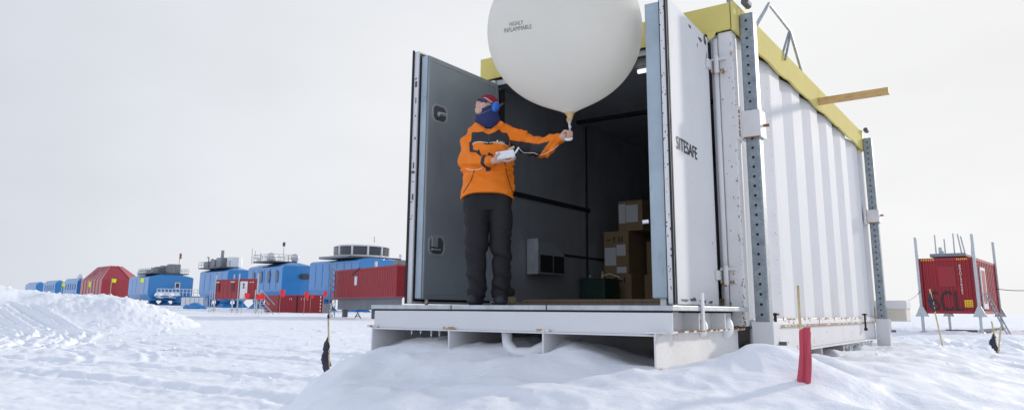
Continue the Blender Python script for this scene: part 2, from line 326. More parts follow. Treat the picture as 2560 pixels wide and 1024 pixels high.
mb = MB(); mb.box(C, (W - .03, W), (.1, L - .1), (ZR, ZT)); mb.build('side_wall', M['white'], root)
MB().box(C, (.02, W - .02), (L - .03, L), (ZR, ZT)).build('back_wall', M['white'], root)
# corner posts: front ones are folded plate with a step, rear plain
def corner_post(s0, s1, t0, t1, mat): return MB().box(C, (s0, s1), (t0, t1), (ZB, ZT - .003)).build('corner_post', mat, root, bevel=.012)
fr_post = corner_post(0, .115, .0, .118, M['white_rusty'])
MB().box(C, (.1155, .185), (.03, .118), (ZB, ZT - .003)).build('door_jamb', M['white'], root, bevel=.01)
corner_post(W - .16, W, .0, .118, M['white']); corner_post(0, .1, L - .1, L, M['white']); corner_post(W - .1, W, L - .1, L, M['white'])
# hinge rod along the right jamb
hr = MB().tube([C(.132, -.012, z) for z in (.02, 2.12)], .022, 10).build('hinge_rod', M['white'], root, smooth=True)
# interior: liner walls, floor, ceiling
il = MB(); il.box(C, (2.34, 2.36), (.1, L - .12), (.0, 2.12)); lw = il.build('inner_wall', M['inside'], root)
MB().box(C, (.105, .125), (.12, L - .12), (.0, 2.12)).build('inner_wall', M['inside'], root)
MB().box(C, (.125, 2.34), (L - .14, L - .12), (.0, 2.12)).build('inner_wall', M['inside'], root)
MB().box(C, (.1, 2.36), (.1, L - .12), (2.12, 2.14)).build('ceiling_panel', M['inside'], root)
MB().box(C, (.1, 2.36), (.0, L - .1), (-.02, .075)).build('floor', M['plywood'], root)
MB().box(C, (.125, 1.98), (.02, .35), (.076, .10)).build('floor_mat', M['plywood'], root, bevel=.004)
# strips on the left inner wall
sb = MB(); sb.box(C, (2.325, 2.339), (.2, 1.9), (1.10, 1.147)); sb.build('wall_rail', M['dark'], root)
MB().box(C, (2.325, 2.339), (1.15, 3.4), (.575, .598)).build('wall_rail', M['dark'], root)
MB().box(C, (2.328, 2.339), (1.815, 1.84), (.1, 2.1)).build('wall_seam', M['dark'], root)
MB().box(C, (2.24, 2.30), (.06, .085), (.1, 2.08)).build('door_seal', M['dark'], root)
MB().box(C, (2.3025, 2.34), (.055, .09), (.1, 2.08)).build('jamb_strip', M['door_frame'], root)
# ceiling beam and light batten
MB().box(C, (.13, 2.33), (1.6, 1.66), (2.085, 2.118)).build('ceiling_rib', M['dark'], root)
bt = MB().tube([C(.5, .30, 2.085), C(.945, .30, 2.085)], .022, 10).build('light_tube', M['tube'], root, smooth=True)
MB().box(C, (.48, .93), (.28, .32), (2.10, 2.119)).build('light_batten', M['white'], bt)
# header over the door opening
MB().box(C, (.1855, W - .1605), (.02, .10), (2.105, ZT - .004)).build('door_header', M['galv_pale'], root, bevel=.006)
MB().box(C, (.1855, W - .1605), (.005, .0195), (2.095, 2.112)).build('header_seal', M['dark'], root)
# yellow cover: front fascia and long side, with ragged lower edge
def ragged(fn, a0, a1, n, ztop, zbot, amp, th, scal=None):
    mb = MB(); rnd = random.Random(4); prev = 0
    for i in range(n):
        x0 = lerp(a0, a1, i / n); x1 = lerp(a0, a1, (i + 1) / n)
        prev = .6 * prev + rnd.uniform(-amp, amp); zb_ = zbot + prev + (scal(x0) if scal else 0); 
        if i == 0: zb0 = zb_
        mb.hexa([fn(x0, 0, zb0), fn(x1, 0, zb_), fn(x1, th, zb_), fn(x0, th, zb0), fn(x0, 0, ztop), fn(x1, 0, ztop), fn(x1, th, ztop), fn(x0, th, ztop)]); zb0 = zb_
    return mb
f1 = ragged(lambda a, d, z: C(a, -.022 + d, z), 0., W, 46, 2.395, ZT + .005, .005, .02).build('yellow_front_cover', M['yellow'], root)
f2 = ragged(lambda a, d, z: C(-.030 + d, a, z), -.0215, L - .12, 60, 2.405, ZT - .012, .005, .022, lambda t_: -.012 * (1 - corr(t_)) + .005).build('yellow_side_cover', M['yellow_side'], root)
MB().box(lambda s_, t_, z: C(s_, t_, z), (-.0075, W), (-.0015, L - .12), (2.38, 2.402)).build('roof', M['yellow'], root)
ragged(lambda a, d, z: C(W - .02 + d, a, z), -.0215, L - .12, 30, 2.395, ZT - .01, .004, .02).build('yellow_side_cover', M['yellow'], root)
MB().box(C, (-.033, .06), (L - .118, L + .0), (2.15, 2.43)).build('yellow_end_cover', M['yellow'], root, bevel=.01)
# torn flap of the cover above the hinge
fl = MB(); fl.add([C(.20, -.023, 2.19), C(.11, -.023, 2.18), C(.125, -.055, 2.12), C(.16, -.06, 2.10)], [(0, 1, 2, 3)]); fo = fl.build('torn_flap', M['yellow'], f1); md = fo.modifiers.new('s', 'SOLIDIFY'); md.thickness = .006
# cover rollers at the ends
for t_ in (.16, L - .05):
    r_ = MB().tube([C(-.08, t_ - .05, 2.43), C(-.08, t_ + .05, 2.43)], .034, 12).build('cover_roller', M['steel_dark'], root)
    MB().add([C(-.07, t_ + .05, 2.44), C(-.07, t_ - .02, 2.40), C(-.07, t_ + .02, 2.33), C(-.07, t_ + .08, 2.36)], [(0, 1, 2, 3)]).build('roller_tab', M['yellow'], r_)
# side rails and bolts
MB().box(C, (-.014, .09), (.119, L - .101), (ZB, ZR)).build('bottom_rail', M['white_rusty'], root, bevel=.006)
MB().box(C, (-.020, .0), (.1195, L - .12), (ZB - .014, ZB - .0015)).build('rust_seam', M['rust_edge'], root)
rnd = random.Random(11)
rs = MB()
for k in range(34):
    t_ = rnd.uniform(.15, L - .2); w_ = rnd.uniform(.03, .16); rs.box(C, (-.0175, -.0145), (t_, t_ + w_), (ZR - rnd.uniform(.004, .014), ZR - .0005))
rs.build('rust_patch', M['rust_edge'], root)['kind'] = 'stuff'
# sledge side beam, cross beams, foot pockets
sbm = MB(); sbm.box(C, (.0, .02), (.14, L - .1), (-.305, ZB - .016)); sbm.box(C, (-.05, .07), (.14, L - .1), (-.320, -.306)); sbm.build('side_beam', M['white'], root, bevel=.003)
for t_ in (.95, 2.35, 3.7): MB().box(C, (.03, 2.4), (t_, t_ + .06), (-.52, -.322)).build('cross_beam', M['white'], root)
# galvanised legs with bolt holes, held by a white collar and standing in a white foot pocket
def leg(t0, zt):
    lg = MB().box(C, (-.139, -.034), (t0, t0 + .106), (-.30, zt)).build('leg', M['galv'], root, bevel=.012)
    hb = MB()
    for k in range(32):
        z = zt - .065 - k * .0735
        if z < -.05: break
        c = C(-.0865, t0 - .0025, z); n_ = 10
        ring = [c + (Uv * math.cos(2 * math.pi * q / n_) + Vector((0, 0, 1)) * math.sin(2 * math.pi * q / n_)) * .0115 for q in range(n_)]
        hb.add(ring, [tuple(range(n_))])
        c = C(-.1415, t0 + .053, z); ring = [c + (Vv * math.cos(2 * math.pi * q / n_) + Vector((0, 0, 1)) * math.sin(2 * math.pi * q / n_)) * .0115 for q in range(n_)]
    o = hb.build('bolt_hole', M['hole'], lg); o['kind'] = 'stuff'
    zc = 1.315 if t0 < 1 else 1.17; zc1 = zc + (.215 if t0 < 1 else .17)
    cl = MB(); cl.box(C, (-.159, .012), (t0 - .022, t0 + .128), (zc, zc1)).box(C, (-.02, .012), (t0 - .10, t0 - .0225), (zc - .02, zc1 + .03))
    co = cl.build('collar', M['white_rusty'], root, bevel=.005)
    re = MB()
    for k in range(7):
        z = zc + (zc1 - zc) * k / 7; re.box(C, (-.0225, -.0203), (t0 - .098, t0 - .07), (z, z + rnd.uniform(.012, .028)))
    re.box(C, (-.157, -.03), (t0 - .0235, t0 - .022), (zc - .006, zc + .006)); re.build('rust_patch', M['rust'], co)['kind'] = 'stuff'
    MB().tube([C(-.158, t0 + .07, zc + .1), C(-.2, t0 + .07, zc + .1)], .014, 6).build('bolt', M['rust'], co)
    fp = MB(); fp.box(C, (-.172, -.0145), (t0 - .03, t0 + .135), (-.62, -.066)); fp = fp.build('foot_pocket', M['white'], root, bevel=.008)
    MB().tube([C(-.173, t0 + .1, -.22), C(-.225, t0 + .1, -.22)], .016, 7).build('pin', M['steel_dark'], fp)
leg(.10, 2.33); leg(L - .106, 2.315)
for t_ in (.62, 4.35):
    bo = MB(); bo.tube([C(-.035, t_, .0), C(-.035, t_, -.17)], .013, 8); bo.box(C, (-.06, -.01), (t_ - .03, t_ + .03), (-.02, -.003)); bo.box(C, (-.055, -.0215), (t_ - .025, t_ + .025), (-.2, -.17)); bo.build('clamp_bolt', M['dark'], root)
MB().tube([C(-.03, .42, -.22), C(-.08, .42, -.22)], .02, 8).build('pin', M['steel_dark'], root)
# rusty scrap strip at the far foot
MB().tube([C(-.2, L + .06, -.40), C(-.42, L + .12, -.56)], .012, 6).build('tie_rod', M['rust_edge'], root)
# equipment box on the back
eb = MB().box(C, (-.33, .4), (L + .22, L + .6), (-.10, .16)).build('equipment_box', pmat('beige_box', (.60, .56, .48), .6, var=.06), root, bevel=.015)
MB().box(C, (-.345, .41), (L + .2, L + .6), (.06, .17)).build('box_lid', M['white'], eb, bevel=.015)
def specks(fn, n, seed, name='rust_speck', mat='rust', size=(.002, .009), par=None):
    r_ = random.Random(seed); mb = MB()
    for k in range(n):
        a, b_ = fn(r_.random(), r_); w_ = r_.uniform(*size); h_ = w_ * r_.uniform(.6, 2.2); q = 7
        mb.add([a + b_ * (math.cos(2 * math.pi * i / q) * w_ * r_.uniform(.5, 1)) + Vector((0, 0, math.sin(2 * math.pi * i / q) * h_ * r_.uniform(.5, 1))) for i in range(q)], [tuple(range(q))])
    o = mb.build(name, M[mat], par or root); o['kind'] = 'stuff'
specks(lambda f, r_: (C(r_.uniform(.001, .022), -.0013, ZB + f * f * (ZT - ZB)), Uv), 60, 5)
specks(lambda f, r_: (C(r_.uniform(.03, .10), -.0013, ZB + f ** 3 * (ZT - ZB)), Uv), 22, 6)
specks(lambda f, r_: (C(-.0015, r_.uniform(.002, .02), ZB + f * (ZT - ZB)), Vv), 45, 7)
specks(lambda f, r_: (C(.0155, .96 + r_.uniform(-.012, .012), ZR + f * (ZT - ZR)), Vv), 60, 8, size=(.003, .010))
specks(lambda f, r_: (C(.0155, 1.62 + r_.uniform(-.03, .012) + .73 * r_.choice((0, 1, 2, 3)), ZR + f ** 2 * (ZT - ZR)), Vv), 36, 9, size=(.002, .008))
specks(lambda f, r_: (C(-.0155, r_.uniform(.15, L - .2), ZR - r_.uniform(.0, .05) * f), Vv), 60, 10, size=(.004, .02))
specks(lambda f, r_: (C(-.0013, .2 + f * (L - .5), r_.uniform(-.30, -.12)), Vv), 26, 12, size=(.003, .012))
# ---- platform
Dp = -1.4
MB().box(lambda a, b_, z: C(a, b_, z), (-.028, 2.412), (Dp, -.024), (.008, .038)).build('deck', M['galv_pale'], root, bevel=.003)
dk = MB()
for s_ in (.83, 1.62): MB().box(C, (s_, s_ + .006), (Dp - .003, Dp + .3), (.0085, .0385)).build('deck_joint', M['dark'], root)
MB().box(C, (-.02, 2.40), (Dp + .012, Dp + .10), (-.004, .0075)).build('deck_seal', M['dark'], root)
fb = MB(); fb.box(C, (-.02, 2.375), (Dp + .004, Dp + .02), (-.128, -.0045)); fb.box(C, (.05, 2.375), (Dp - .012, Dp + .1), (-.1405, -.1285)); fb.build('front_beam', M['white'], root, bevel=.003)
def ibeam(s0, z0, z1, t0, t1, mat, fl=.052, fl_s=None):
    b_ = MB(); b_.box(C, (s0 - .006, s0 + .006), (t0, t1), (z0 + .011, z1 - .011)); b_.box(C, (s0 - fl, s0 + fl), (t0 + .0, t1), (z0, z0 + .0108)); b_.box(C, (s0 - fl, s0 + fl), (t0, t1), (z1 - .0108, z1))
    return b_.build('support_beam', mat, root)
for s0, zt_ in ((2.375, -.112), (1.628, -.112), (.851, -.112)):
    ib = ibeam(s0, -.318, zt_ - .0, Dp - .014, 3.5, M['white'])
    MB().box(C, (s0 - .05, s0 + .05), (Dp - .017, Dp - .0145), (-.128, -.112)).build('rust_patch', M['rust_edge'], ib)
rb = ibeam(.062, -.325, -.112, Dp - .06, -.03, M['white_rusty'], fl=.06)
rp = MB()
for k in range(12):
    t_ = Dp + .1 + k * .1 + rnd.uniform(0, .05); rp.box(C, (-.004, .0035), (t_, t_ + rnd.uniform(.02, .08)), (-.1195, -.1115 + rnd.uniform(.001, .004)))
rp.build('rust_patch', M['rust'], rb)['kind'] = 'stuff'
# recess between deck and right beam: set-back web, stiffeners
MB().box(C, (.10, .115), (Dp + .03, -.03), (-.111, -.0045)).build('recess_web', M['white'], root)
for t_ in (-.93, -.45): MB().box(C, (.0, .0995), (t_, t_ + .012), (-.111, -.0045)).build('stiffener', M['white_rusty'], root)
MB().box(C, (-.042, -.0285), (-.965, -.93), (-.111, .12)).build('stop_post', M['white'], root, bevel=.003)
for t_, w_ in ((-.75, .16), (-.3, .22)):
    MB().ball(C(.05, t_, -.10), w_ * .5, 14, 9, (.5, 1, .8)).build('snow_lump', M['snow'], root, smooth=True)
# ---- doors
def door(hs, ht, ang, wid, side_):
    a = math.radians(ang); dd = (Uv * math.cos(a) * side_ - Vv * math.sin(a)) ; nn = Vector((-dd.y, dd.x, 0)) * side_   # nn points to the outer face
    H = C(hs, ht, 0); k = S
    def D(w, d, z): p = H + dd * (w * k) + nn * (d * k); p.z = z * k + EZ; return p
    return D
# right door: outer face towards the viewer, s grows left; nn for the outer face points to -s
DR = door(.178, -.03, 93.6, 1., 1)
d0 = MB().box(DR, (.02, .985), (-.045, 0.), (.048, 2.125)).build('door', M['white'], root, bevel=.006)
MB().box(DR, (.03, .955), (-.165, -.056), (.085, 2.10)).build('inner_panel', M['door_frame'], d0, bevel=.01)
MB().box(DR, (.02, .972), (-.0555, -.0455), (.07, 2.11)).build('gasket', M['dark'], d0)
gm = MB(); gm.box(DR, (.9855, .993), (-.012, .003), (.05, 2.125)); gm.box(DR, (.955, .972), (.0005, .006), (.05, 2.125)); gm.build('edge_seal', M['dark'], d0)
MB().box(DR, (.9852, .9895), (-.044, -.013), (.06, 2.12)).build('edge_plate', M['white_rusty'], d0)
tx = text_mesh('SITESAFE', lambda x, y: DR(.645 - x, .004, 1.075 + y), size=.125, sx=.92, weight=.01).build('lettering', M['ink'], d0)
def letter_fn(sz):
    return None
for z0 in (.27, 1.90):
    hg = MB(); hg.box(DR, (-.03, .10), (.001, .022), (z0 - .035, z0 + .035)); hg.build('hinge', M['white_rusty'], d0, bevel=.004)
    hk = MB(); hk.box(C, (.05, .165), (-.034, -.002), (z0 + .037, z0 + .055)); hk.box(C, (.05, .165), (-.034, -.002), (z0 - .055, z0 - .037)); hk.tube([C(.118, -.04, z0 - .07), C(.118, -.04, z0 + .07)], .02, 8); hk.build('hinge_bracket', M['white_rusty'], root)
    rr = MB()
    for k in range(5): rr.box(C, (.06 + .02 * k, .075 + .02 * k), (-.0365, -.0345), (z0 - .055 - rnd.uniform(.0, .03), z0 - .04))
    rr.build('rust_patch', M['rust'], root)['kind'] = 'stuff'
def flake(D, w, z, rw, rz, seed, d=.0015):
    r_ = random.Random(seed); n_ = 16; pts = []
    for q in range(n_):
        a = 2 * math.pi * q / n_; rr_ = r_.uniform(.45, 1.1); pts.append(D(w + math.cos(a) * rw * rr_, d, z + math.sin(a) * rz * rr_))
    return pts
fk = MB()
for (w, z, rw, rz, sd) in ((.80, .075, .10, .012, 1), (.62, .083, .07, .016, 2), (.42, .076, .11, .018, 3), (.24, .07, .06, .016, 4), (.10, 2.08, .035, .05, 5), (.22, 2.05, .05, .02, 6), (.3, 1.98, .012, .025, 7), (.47, 2.07, .04, .016, 8), (.07, 1.95, .01, .06, 9), (.5, 1.42, .005, .006, 10), (.58, .88, .006, .004, 11), (.12, .5, .005, .02, 12)):
    fk.add(flake(DR, w, z, rw, rz, sd), [tuple(range(16))])
fk.build('paint_chip', M['chip'], d0)['kind'] = 'stuff'
specks(lambda f, r_: (DR(.9897, -.028 + r_.uniform(-.014, .014), .1 + f * 2), Uv), 60, 13, 'paint_chip', 'chip', (.003, .008), d0)
# left door: inner face towards the viewer
DL = door(W - .24 + .135, -.03, 90., 1., 1)     # outer face plane; here +d would point to -s, so mirror
def DLm(w, d, z): return C(W - .105 - d, -.03 - w, z)      # d inward (towards -s)
d1 = MB().box(DLm, (.0, 1.045), (.0, .05), (.05, 2.14)).build('door', M['white'], root, bevel=.006)
MB().box(DLm, (.01, 1.03), (.0505, .058), (.07, 2.12)).build('gasket', M['dark'], d1)
ip = MB(); ip.box(DLm, (.02, 1.005), (.0585, .135), (.085, 2.10)); ip = ip.build('inner_panel', M['liner'], d1, bevel=.012)
MB().box(DLm, (1.0055, 1.018), (.0605, .125), (.09, 2.095)).build('edge_trim', M['door_frame'], d1, bevel=.006)
fr = MB(); fr.box(DLm, (.05, .97), (.1352, .1385), (.13, .137)); fr.box(DLm, (.05, .97), (.1352, .1385), (2.055, 2.062)); fr.box(DLm, (.05, .057), (.1352, .1385), (.138, 2.054)); fr.build('panel_seam', M['door_frame'], ip)
MB().box(DLm, (1.0455, 1.056), (-.012, .006), (.05, 2.15)).build('edge_seal', M['dark'], d1)
ck = MB()
for k in range(14):
    z = rnd.uniform(.1, 2.1); ck.box(DLm, (1.0452, 1.0468), (rnd.uniform(.005, .03), rnd.uniform(.032, .046)), (z, z + rnd.choice((.005, .01, .02, .05))))
ck.build('paint_chip', M['chip'], d1)['kind'] = 'stuff'
def recess(z0, z1, w0, w1, low):
    c_ = .035; oc = [(w0 + c_, z0), (w1 - c_, z0), (w1, z0 + c_), (w1, z1 - c_), (w1 - c_, z1), (w0 + c_, z1), (w0, z1 - c_), (w0, z0 + c_)]
    mb = MB(); cx, cz = (w0 + w1) / 2, (z0 + z1) / 2
    ol = [DLm(a, .1385, z) for a, z in oc]; inn = [DLm(cx + (a - cx) * .84, .1385, cz + (z - cz) * .84) for a, z in oc]; i2 = [DLm(cx + (a - cx) * .80, .1365, cz + (z - cz) * .80) for a, z in oc]; o2 = [DLm(cx + (a - cx) * 1.01, .1353, cz + (z - cz) * 1.01) for a, z in oc]
    mb.add(o2 + ol + inn + i2, [(j * 8 + k, j * 8 + (k + 1) % 8, (j + 1) * 8 + (k + 1) % 8, (j + 1) * 8 + k) for j in range(3) for k in range(8)])
    ro = mb.build('handle_recess', M['galv_pale'], d1)
    MB().add(i2, [tuple(range(8))]).build('recess_back', M['steel_dark'], ro)
    h = MB()
    if low: h.box(DLm, (w1 - .10, w1 - .035), (.1366, .150), (z0 + .07, z0 + .15)); h.box(DLm, (w0 + .07, w1 - .035), (.1366, .155), (z0 + .042, z0 + .056)); h.tube([DLm(w1 - .07, .1505, z0 + .11), DLm(w1 - .07, .1515, z0 + .11)], .014, 8)
    else: h.tube([DLm(w0 + .07, .165, cz - .005), DLm(w1 - .05, .165, cz - .012)], .018, 8); h.tube([DLm(w1 - .08, .1367, cz - .02), DLm(w1 - .08, .165, cz - .012)], .014, 8)
    h.build('handle', M['galv_pale'], ro)
recess(1.545, 1.70, .755, .955, False); recess(.435, .60, .75, .955, True)
MB().tube([DLm(.93, .11, .04), DLm(.93, .11, .085)], .016, 8).build('drop_bolt', M['rust_edge'], d1)
MB().box(DR, (.90, .93), (-.12, -.08), (.04, .085)).build('drop_bolt', M['white'], d0)
# roof pole frame and the plank lying across the roof
pf = MB(); P = [at(1893, 100, 6.75), at(1922, 10, 6.95), at(1975, 78, 7.65), at(2008, 192, 8.35)]
P[0].z = C(0, 0, 2.40).z; P[3].z = C(0, 0, 2.40).z
pfr = pf.tube(P, .017, 8).build('pole_frame', M['galv_pale'], None, smooth=True, loc=P[0]); tag(pfr, 'bent grey pole frame standing on the yellow edge of the container roof', 'pole frame')
for dx in (0, 10):
    b_ = at(1972 + dx * .4, 82 + dx * .3, 7.65); e_ = at(1955 + dx * .9, 140 + dx * .4, 7.5); MB().tube([b_, lerp(b_, e_, 1.1)], .013, 6).build('brace', M['galv'], pfr)
pl = MB(); tq = 2.74
pl.box(lambda a, b_, z: C(a, b_ + .035 * a, z), (-.72, .9), (tq - .05, tq + .05), (2.21, 2.27))
po = pl.build('wooden_plank', M['wood'], None, bevel=.004); tag(po, 'raw timber plank jutting out sideways under the yellow roof cover', 'plank')
pp_ = MB().tube([C(.06, .3, 2.402), C(.10, .3, 2.56)], .03, 10).build('vent_pipe', M['galv'], root)

# ------------------------------------------------------------------ research station on legs, far left
AX = Vector((-.655, .756, 0)); PX = Vector((.756, .655, 0))   # along the row (away), across it
def kx(px, py=750): d = ray(px, py); return d.x / d.y
def reach(c, d, px):           # how far from c along d until it is seen at column px
    k = kx(px); return (c.x - k * c.y) / (k * d.y - d.x)
ROW = Vector((-22.8, 110, 0))
def row_at(px):
    r = ROW + AX * reach(ROW, AX, px); return r
def panel_faces(mb, a, b_, z0, z1, n, d, fn): pass
def module(corner_px, left_px, right_px, top, label, z0=1.0, ridge=1.2, wall='blue', bottom=True, chamf=1.5, panels=6):
    c = row_at(corner_px); ln = reach(c, AX, left_px); wd = reach(c, PX, right_px)
    def fn(a, p, z): q = c + AX * a + PX * p; q.z = z + EZ + RZ(q); return q
    r = empty('station_module', fn(ln / 2, wd / 2, -1.35), label, 'building', 'modules of the polar station')
    k = .9
    prof = [(k, z0 - chamf), (wd - k, z0 - chamf), (wd, z0), (wd, top - .25), (wd - .35, top), (wd * .62, top + ridge), (wd * .38, top + ridge), (.35, top), (0, top - .25), (0, z0)]
    # hull: bulged ends
    sec = [(0.55, .93, -.15), (0, 1, 0), (ln, 1, 0)]
    mb = MB(); rings = []
    for a, sc_, dz in sec:
        rings.append([fn(a, wd / 2 + (p - wd / 2) * (sc_ if z > top or z < z0 else 1), z if z <= top else lerp(top, z, sc_ if a else .0)) for p, z in prof])
    rings = rings[1:]
    # end roof slope: ridge set back from the end face
    front = [fn(0, p, min(z, top)) for p, z in prof]; mid = [fn(1.6 if z > top else 0, p, z) for p, z in prof]; rear = [fn(ln, p, z) for p, z in prof]
    vs = front + mid + rear; n = len(prof); fs = []
    for j in (0, 1):
        for q in range(n): fs.append((j * n + q, j * n + (q + 1) % n, (j + 1) * n + (q + 1) % n, (j + 1) * n + q))
    fs += [tuple(range(n)), tuple(range(2 * n, 3 * n))]
    fs = [f for f in fs]
    mb.add(vs, fs); import bmesh
    hull = mb.build('hull', M[wall], r)
    bm = bmesh.new(); bm.from_mesh(hull.data); bmesh.ops.remove_doubles(bm, verts=bm.verts[:], dist=.001); bmesh.ops.recalc_face_normals(bm, faces=bm.faces[:]); bm.to_mesh(hull.data); bm.free()
    # raised cladding panels on the long side
    pn = MB(); w_ = ln / panels
    for i in range(panels): pn.box(fn, (i * w_ + .12, (i + 1) * w_ - .12), (-.05, .0), (z0 + .3, top - .5))
    o = pn.build('side_cladding', M[wall], hull, bevel=.03)
    return r, hull, fn, ln, wd
def legs(r, fn, ln, wd, z0, n=2):
    for a in ([.18, .82] if n == 2 else [.5]):
        for p in (.2, .8):
            lg = MB().tube([fn(ln * a, wd * p, z0), fn(ln * a, wd * p, -.6)], [1.15, .8], 12).build('leg', M['blue_dark'], r, smooth=True)
            MB().prism([fn(ln * a + x, wd * p + y, -1.5) for x, y in ((-1.7, -1.4), (1.7, -1.4), (1.7, 1.4), (-1.7, 1.4))], [fn(ln * a + x, wd * p + y, -.45) for x, y in ((-.9, -.6), (.9, -.6), (.9, .6), (-.9, .6))]).build('ski_foot', M['blue_dark'], lg)
def roof_deck(r, fn, a0, a1, p0, p1, z, rail=True):
    d = MB().box(fn, (a0, a1), (p0, p1), (z - .25, z)).build('roof_deck', M['steel_dark'], r)
    if rail:
        mb = MB(); hh = 1.15
        cs = [(a0, p0), (a1, p0), (a1, p1), (a0, p1), (a0, p0)]
        for (x0, y0), (x1, y1) in zip(cs, cs[1:]):
            n = max(2, int(math.hypot(x1 - x0, y1 - y0) / 1.6))
            for i in range(n): x, y = lerp(x0, x1, i / n), lerp(y0, y1, i / n); mb.tube([fn(x, y, z), fn(x, y, z + hh)], .035, 4)
            for h in (hh, hh * .55): mb.tube([fn(x0, y0, z + h), fn(x1, y1, z + h)], .03, 4)
        mb.build('railing', M['steel_far'], d)
    return d
def oval_window(r, P, ux, w_, h_, parent, out):
    n = 20; e = .38; pts = []
    for q in range(n):
        a = 2 * math.pi * q / n; ca, sa = math.cos(a), math.sin(a)
        pts.append((math.copysign(abs(ca) ** .55, ca) * w_ / 2 if w_ > h_ else ca * w_ / 2, math.copysign(abs(sa) ** .55, sa) * h_ / 2 if h_ > w_ else sa * h_ / 2))
    f = MB(); o0 = [P + ux * x * 1.18 + Vector((0, 0, y * 1.1)) for x, y in pts]; f.prism(o0, [p + out * .10 for p in o0]); fo = f.build('window', M['blue_dark'], parent)
    i0 = [P + ux * x + Vector((0, 0, y)) + out * .10 for x, y in pts]; MB().prism(i0, [p + out * .03 for p in i0]).build('pane', M['glass_far'], fo)
NX, NA = PX * -1, AX * -1
# observation module, nearest
rA, hA, fA, lA, wA = module(896, 770, 1016, 6.35, 'largest near blue station module with a glazed observation room on its roof', z0=1.9, ridge=.35, panels=7)
legs(rA, fA, lA, wA, 0.5)
dA = roof_deck(rA, fA, 1.5, 10.5, -1.2, wA - .2, 6.8, False)
ob = MB(); cc = (6.0, wA * .44); n = 22; R1, R2 = 4.15, 4.0
def ringpt(k, R, z): a = 2 * math.pi * k / n; return fA(cc[0] + math.cos(a) * R * .98, cc[1] + math.sin(a) * R, z)
ob.prism([ringpt(k, 4.2, 6.81) for k in range(n)], [ringpt(k, 4.25, 7.1) for k in range(n)]); obs = ob.build('observation_room', M['white_far'], rA)
MB().prism([ringpt(k, 4.3, 8.4) for k in range(n)], [ringpt(k, 3.6, 8.68) for k in range(n)]).build('room_roof', M['white_far'], obs)
MB().prism([ringpt(k, 3.9, 7.101) for k in range(n)], [ringpt(k, 3.9, 8.399) for k in range(n)]).build('room_core', M['steel_dark'], obs)
for k in range(0, n, 2):
    gl = MB(); ps = []
    a0_, a1_ = k + .14, k + 1.86
    lo = [ringpt(lerp(a0_, a1_, q / 4), 4.12, 7.18) for q in range(5)]; hi = [ringpt(lerp(a0_, a1_, q / 4), 4.18, 8.34) for q in range(5)]
    gl.add(lo + hi, [(q, q + 1, 6 + q, 5 + q) for q in range(4)]); gl.build('pane', M['glass_far'], obs)
    m_ = MB(); m_.tube([ringpt(k, 4.17, 7.1), ringpt(k, 4.22, 8.4)], .16, 6); m_.build('mullion', M['white_far'], obs)
MB().box(fA, (1.4, 10.6), (-1.3, -1.2), (6.6, 6.9)).build('deck_edge', M['steel_far'], dA)
MB().tube([fA(3.2, wA * .5, 9.1), fA(3.2, wA * .5, 10.0)], .06, 5).build('mast', M['steel_far'], rA)
MB().tube([fA(1.0, wA * .92, 6.9), fA(1.0, wA * .92, 7.4)], .22, 7).build('flue', M['white_far'], rA)
# four-window module
rB, hB, fB, lB, wB = module(703, 616, 782, 6.2, 'blue station module with four upright oval windows along its side', z0=1.75, ridge=.55, panels=6)
legs(rB, fB, lB, wB, .4)
for i, px in enumerate((631, 650, 669, 689)): a = reach(row_at(703), AX, px); oval_window(rB, fB(a, -.05, 4.3 if i else 4.2), AX, 1.05, 2.0, hB, NX)
oval_window(rB, fB(0, reach(row_at(703), PX, 758), 4.35), PX, 2.1, .95, hB, NA)
dB = roof_deck(rB, fB, 4, lB - 4, -.9, wB - 1.5, 7.1)
for px, y_, kind in ((705, 645, 0), (738, 645, 1), (782, 641, 2)): 
    pass
def dish(r, fn, a, p, z, R, name='antenna_dome'):
    d = MB().ball(fn(a, p, z + R * .9), R, 14, 10, (1, 1, 1)).build(name, M['white_far'], r, smooth=True); MB().tube([fn(a, p, z - .05), fn(a, p, z + R * .4)], R * .45, 8).build('pedestal', M['steel_far'], d)
dish(rB, fB, 10, wB * .35, 7.1, .95); dish(rB, fB, 5.0, wB * .75, 7.1, .8); dish(rB, fB, 15, wB * .3, 7.1, .5)
for a, p, h in ((7.5, .55, 3.7), (17, .3, 2.4), (13, .2, 1.9), (20, .4, 3.0)): MB().tube([fB(a, wB * p, 7.1), fB(a, wB * p, 7.1 + h)], .055, 5).build('antenna', M['steel_far'], rB)
MB().box(fB, (7.4, 7.7), (wB * .55 - .2, wB * .55 + .2), (10.0, 10.7)).build('beacon', M['steel_dark'], rB)
# tank module
rC, hC, fC, lC, wC = module(566, 495, 624, 6.05, 'blue station module with grey tanks and boxes on its railed roof', z0=1.5, ridge=.45, panels=5)
legs(rC, fC, lC, wC, .3)
dC = roof_deck(rC, fC, 3, lC - 1, -.8, wC - 1.5, 6.75)
for k, (a, p, w_, h) in enumerate(((14, .3, 2.4, 1.8), (10.5, .35, 2.6, 2.2), (7, .4, 3.0, 2.6))): MB().box(fC, (a - 1.4, a + 1.4), (wC * p - w_ / 2, wC * p + w_ / 2), (6.751, 6.75 + h * .75)).build('roof_unit', M['steel_far'], rC, bevel=.08)
MB().tube([fC(4, wC * .55, 6.75), fC(4, wC * .55, 8.7)], 1.5, 14).build('tank', M['white_far'], rC)
MB().tube([fC(6.6, wC * .2, 6.75), fC(6.6, wC * .2, 10.2)], .32, 7).build('flue', M['steel_far'], rC)
for a, h in ((lC - 1.6, 3.1), (lC - 4.4, 2.6), (lC - 7, 2.4)): MB().tube([fC(a, 1, 6.75), fC(a, 1, 6.0 + h), fC(a + .9, 1, 6.0 + h)], .14, 5).build('vent', M['steel_far'], rC)
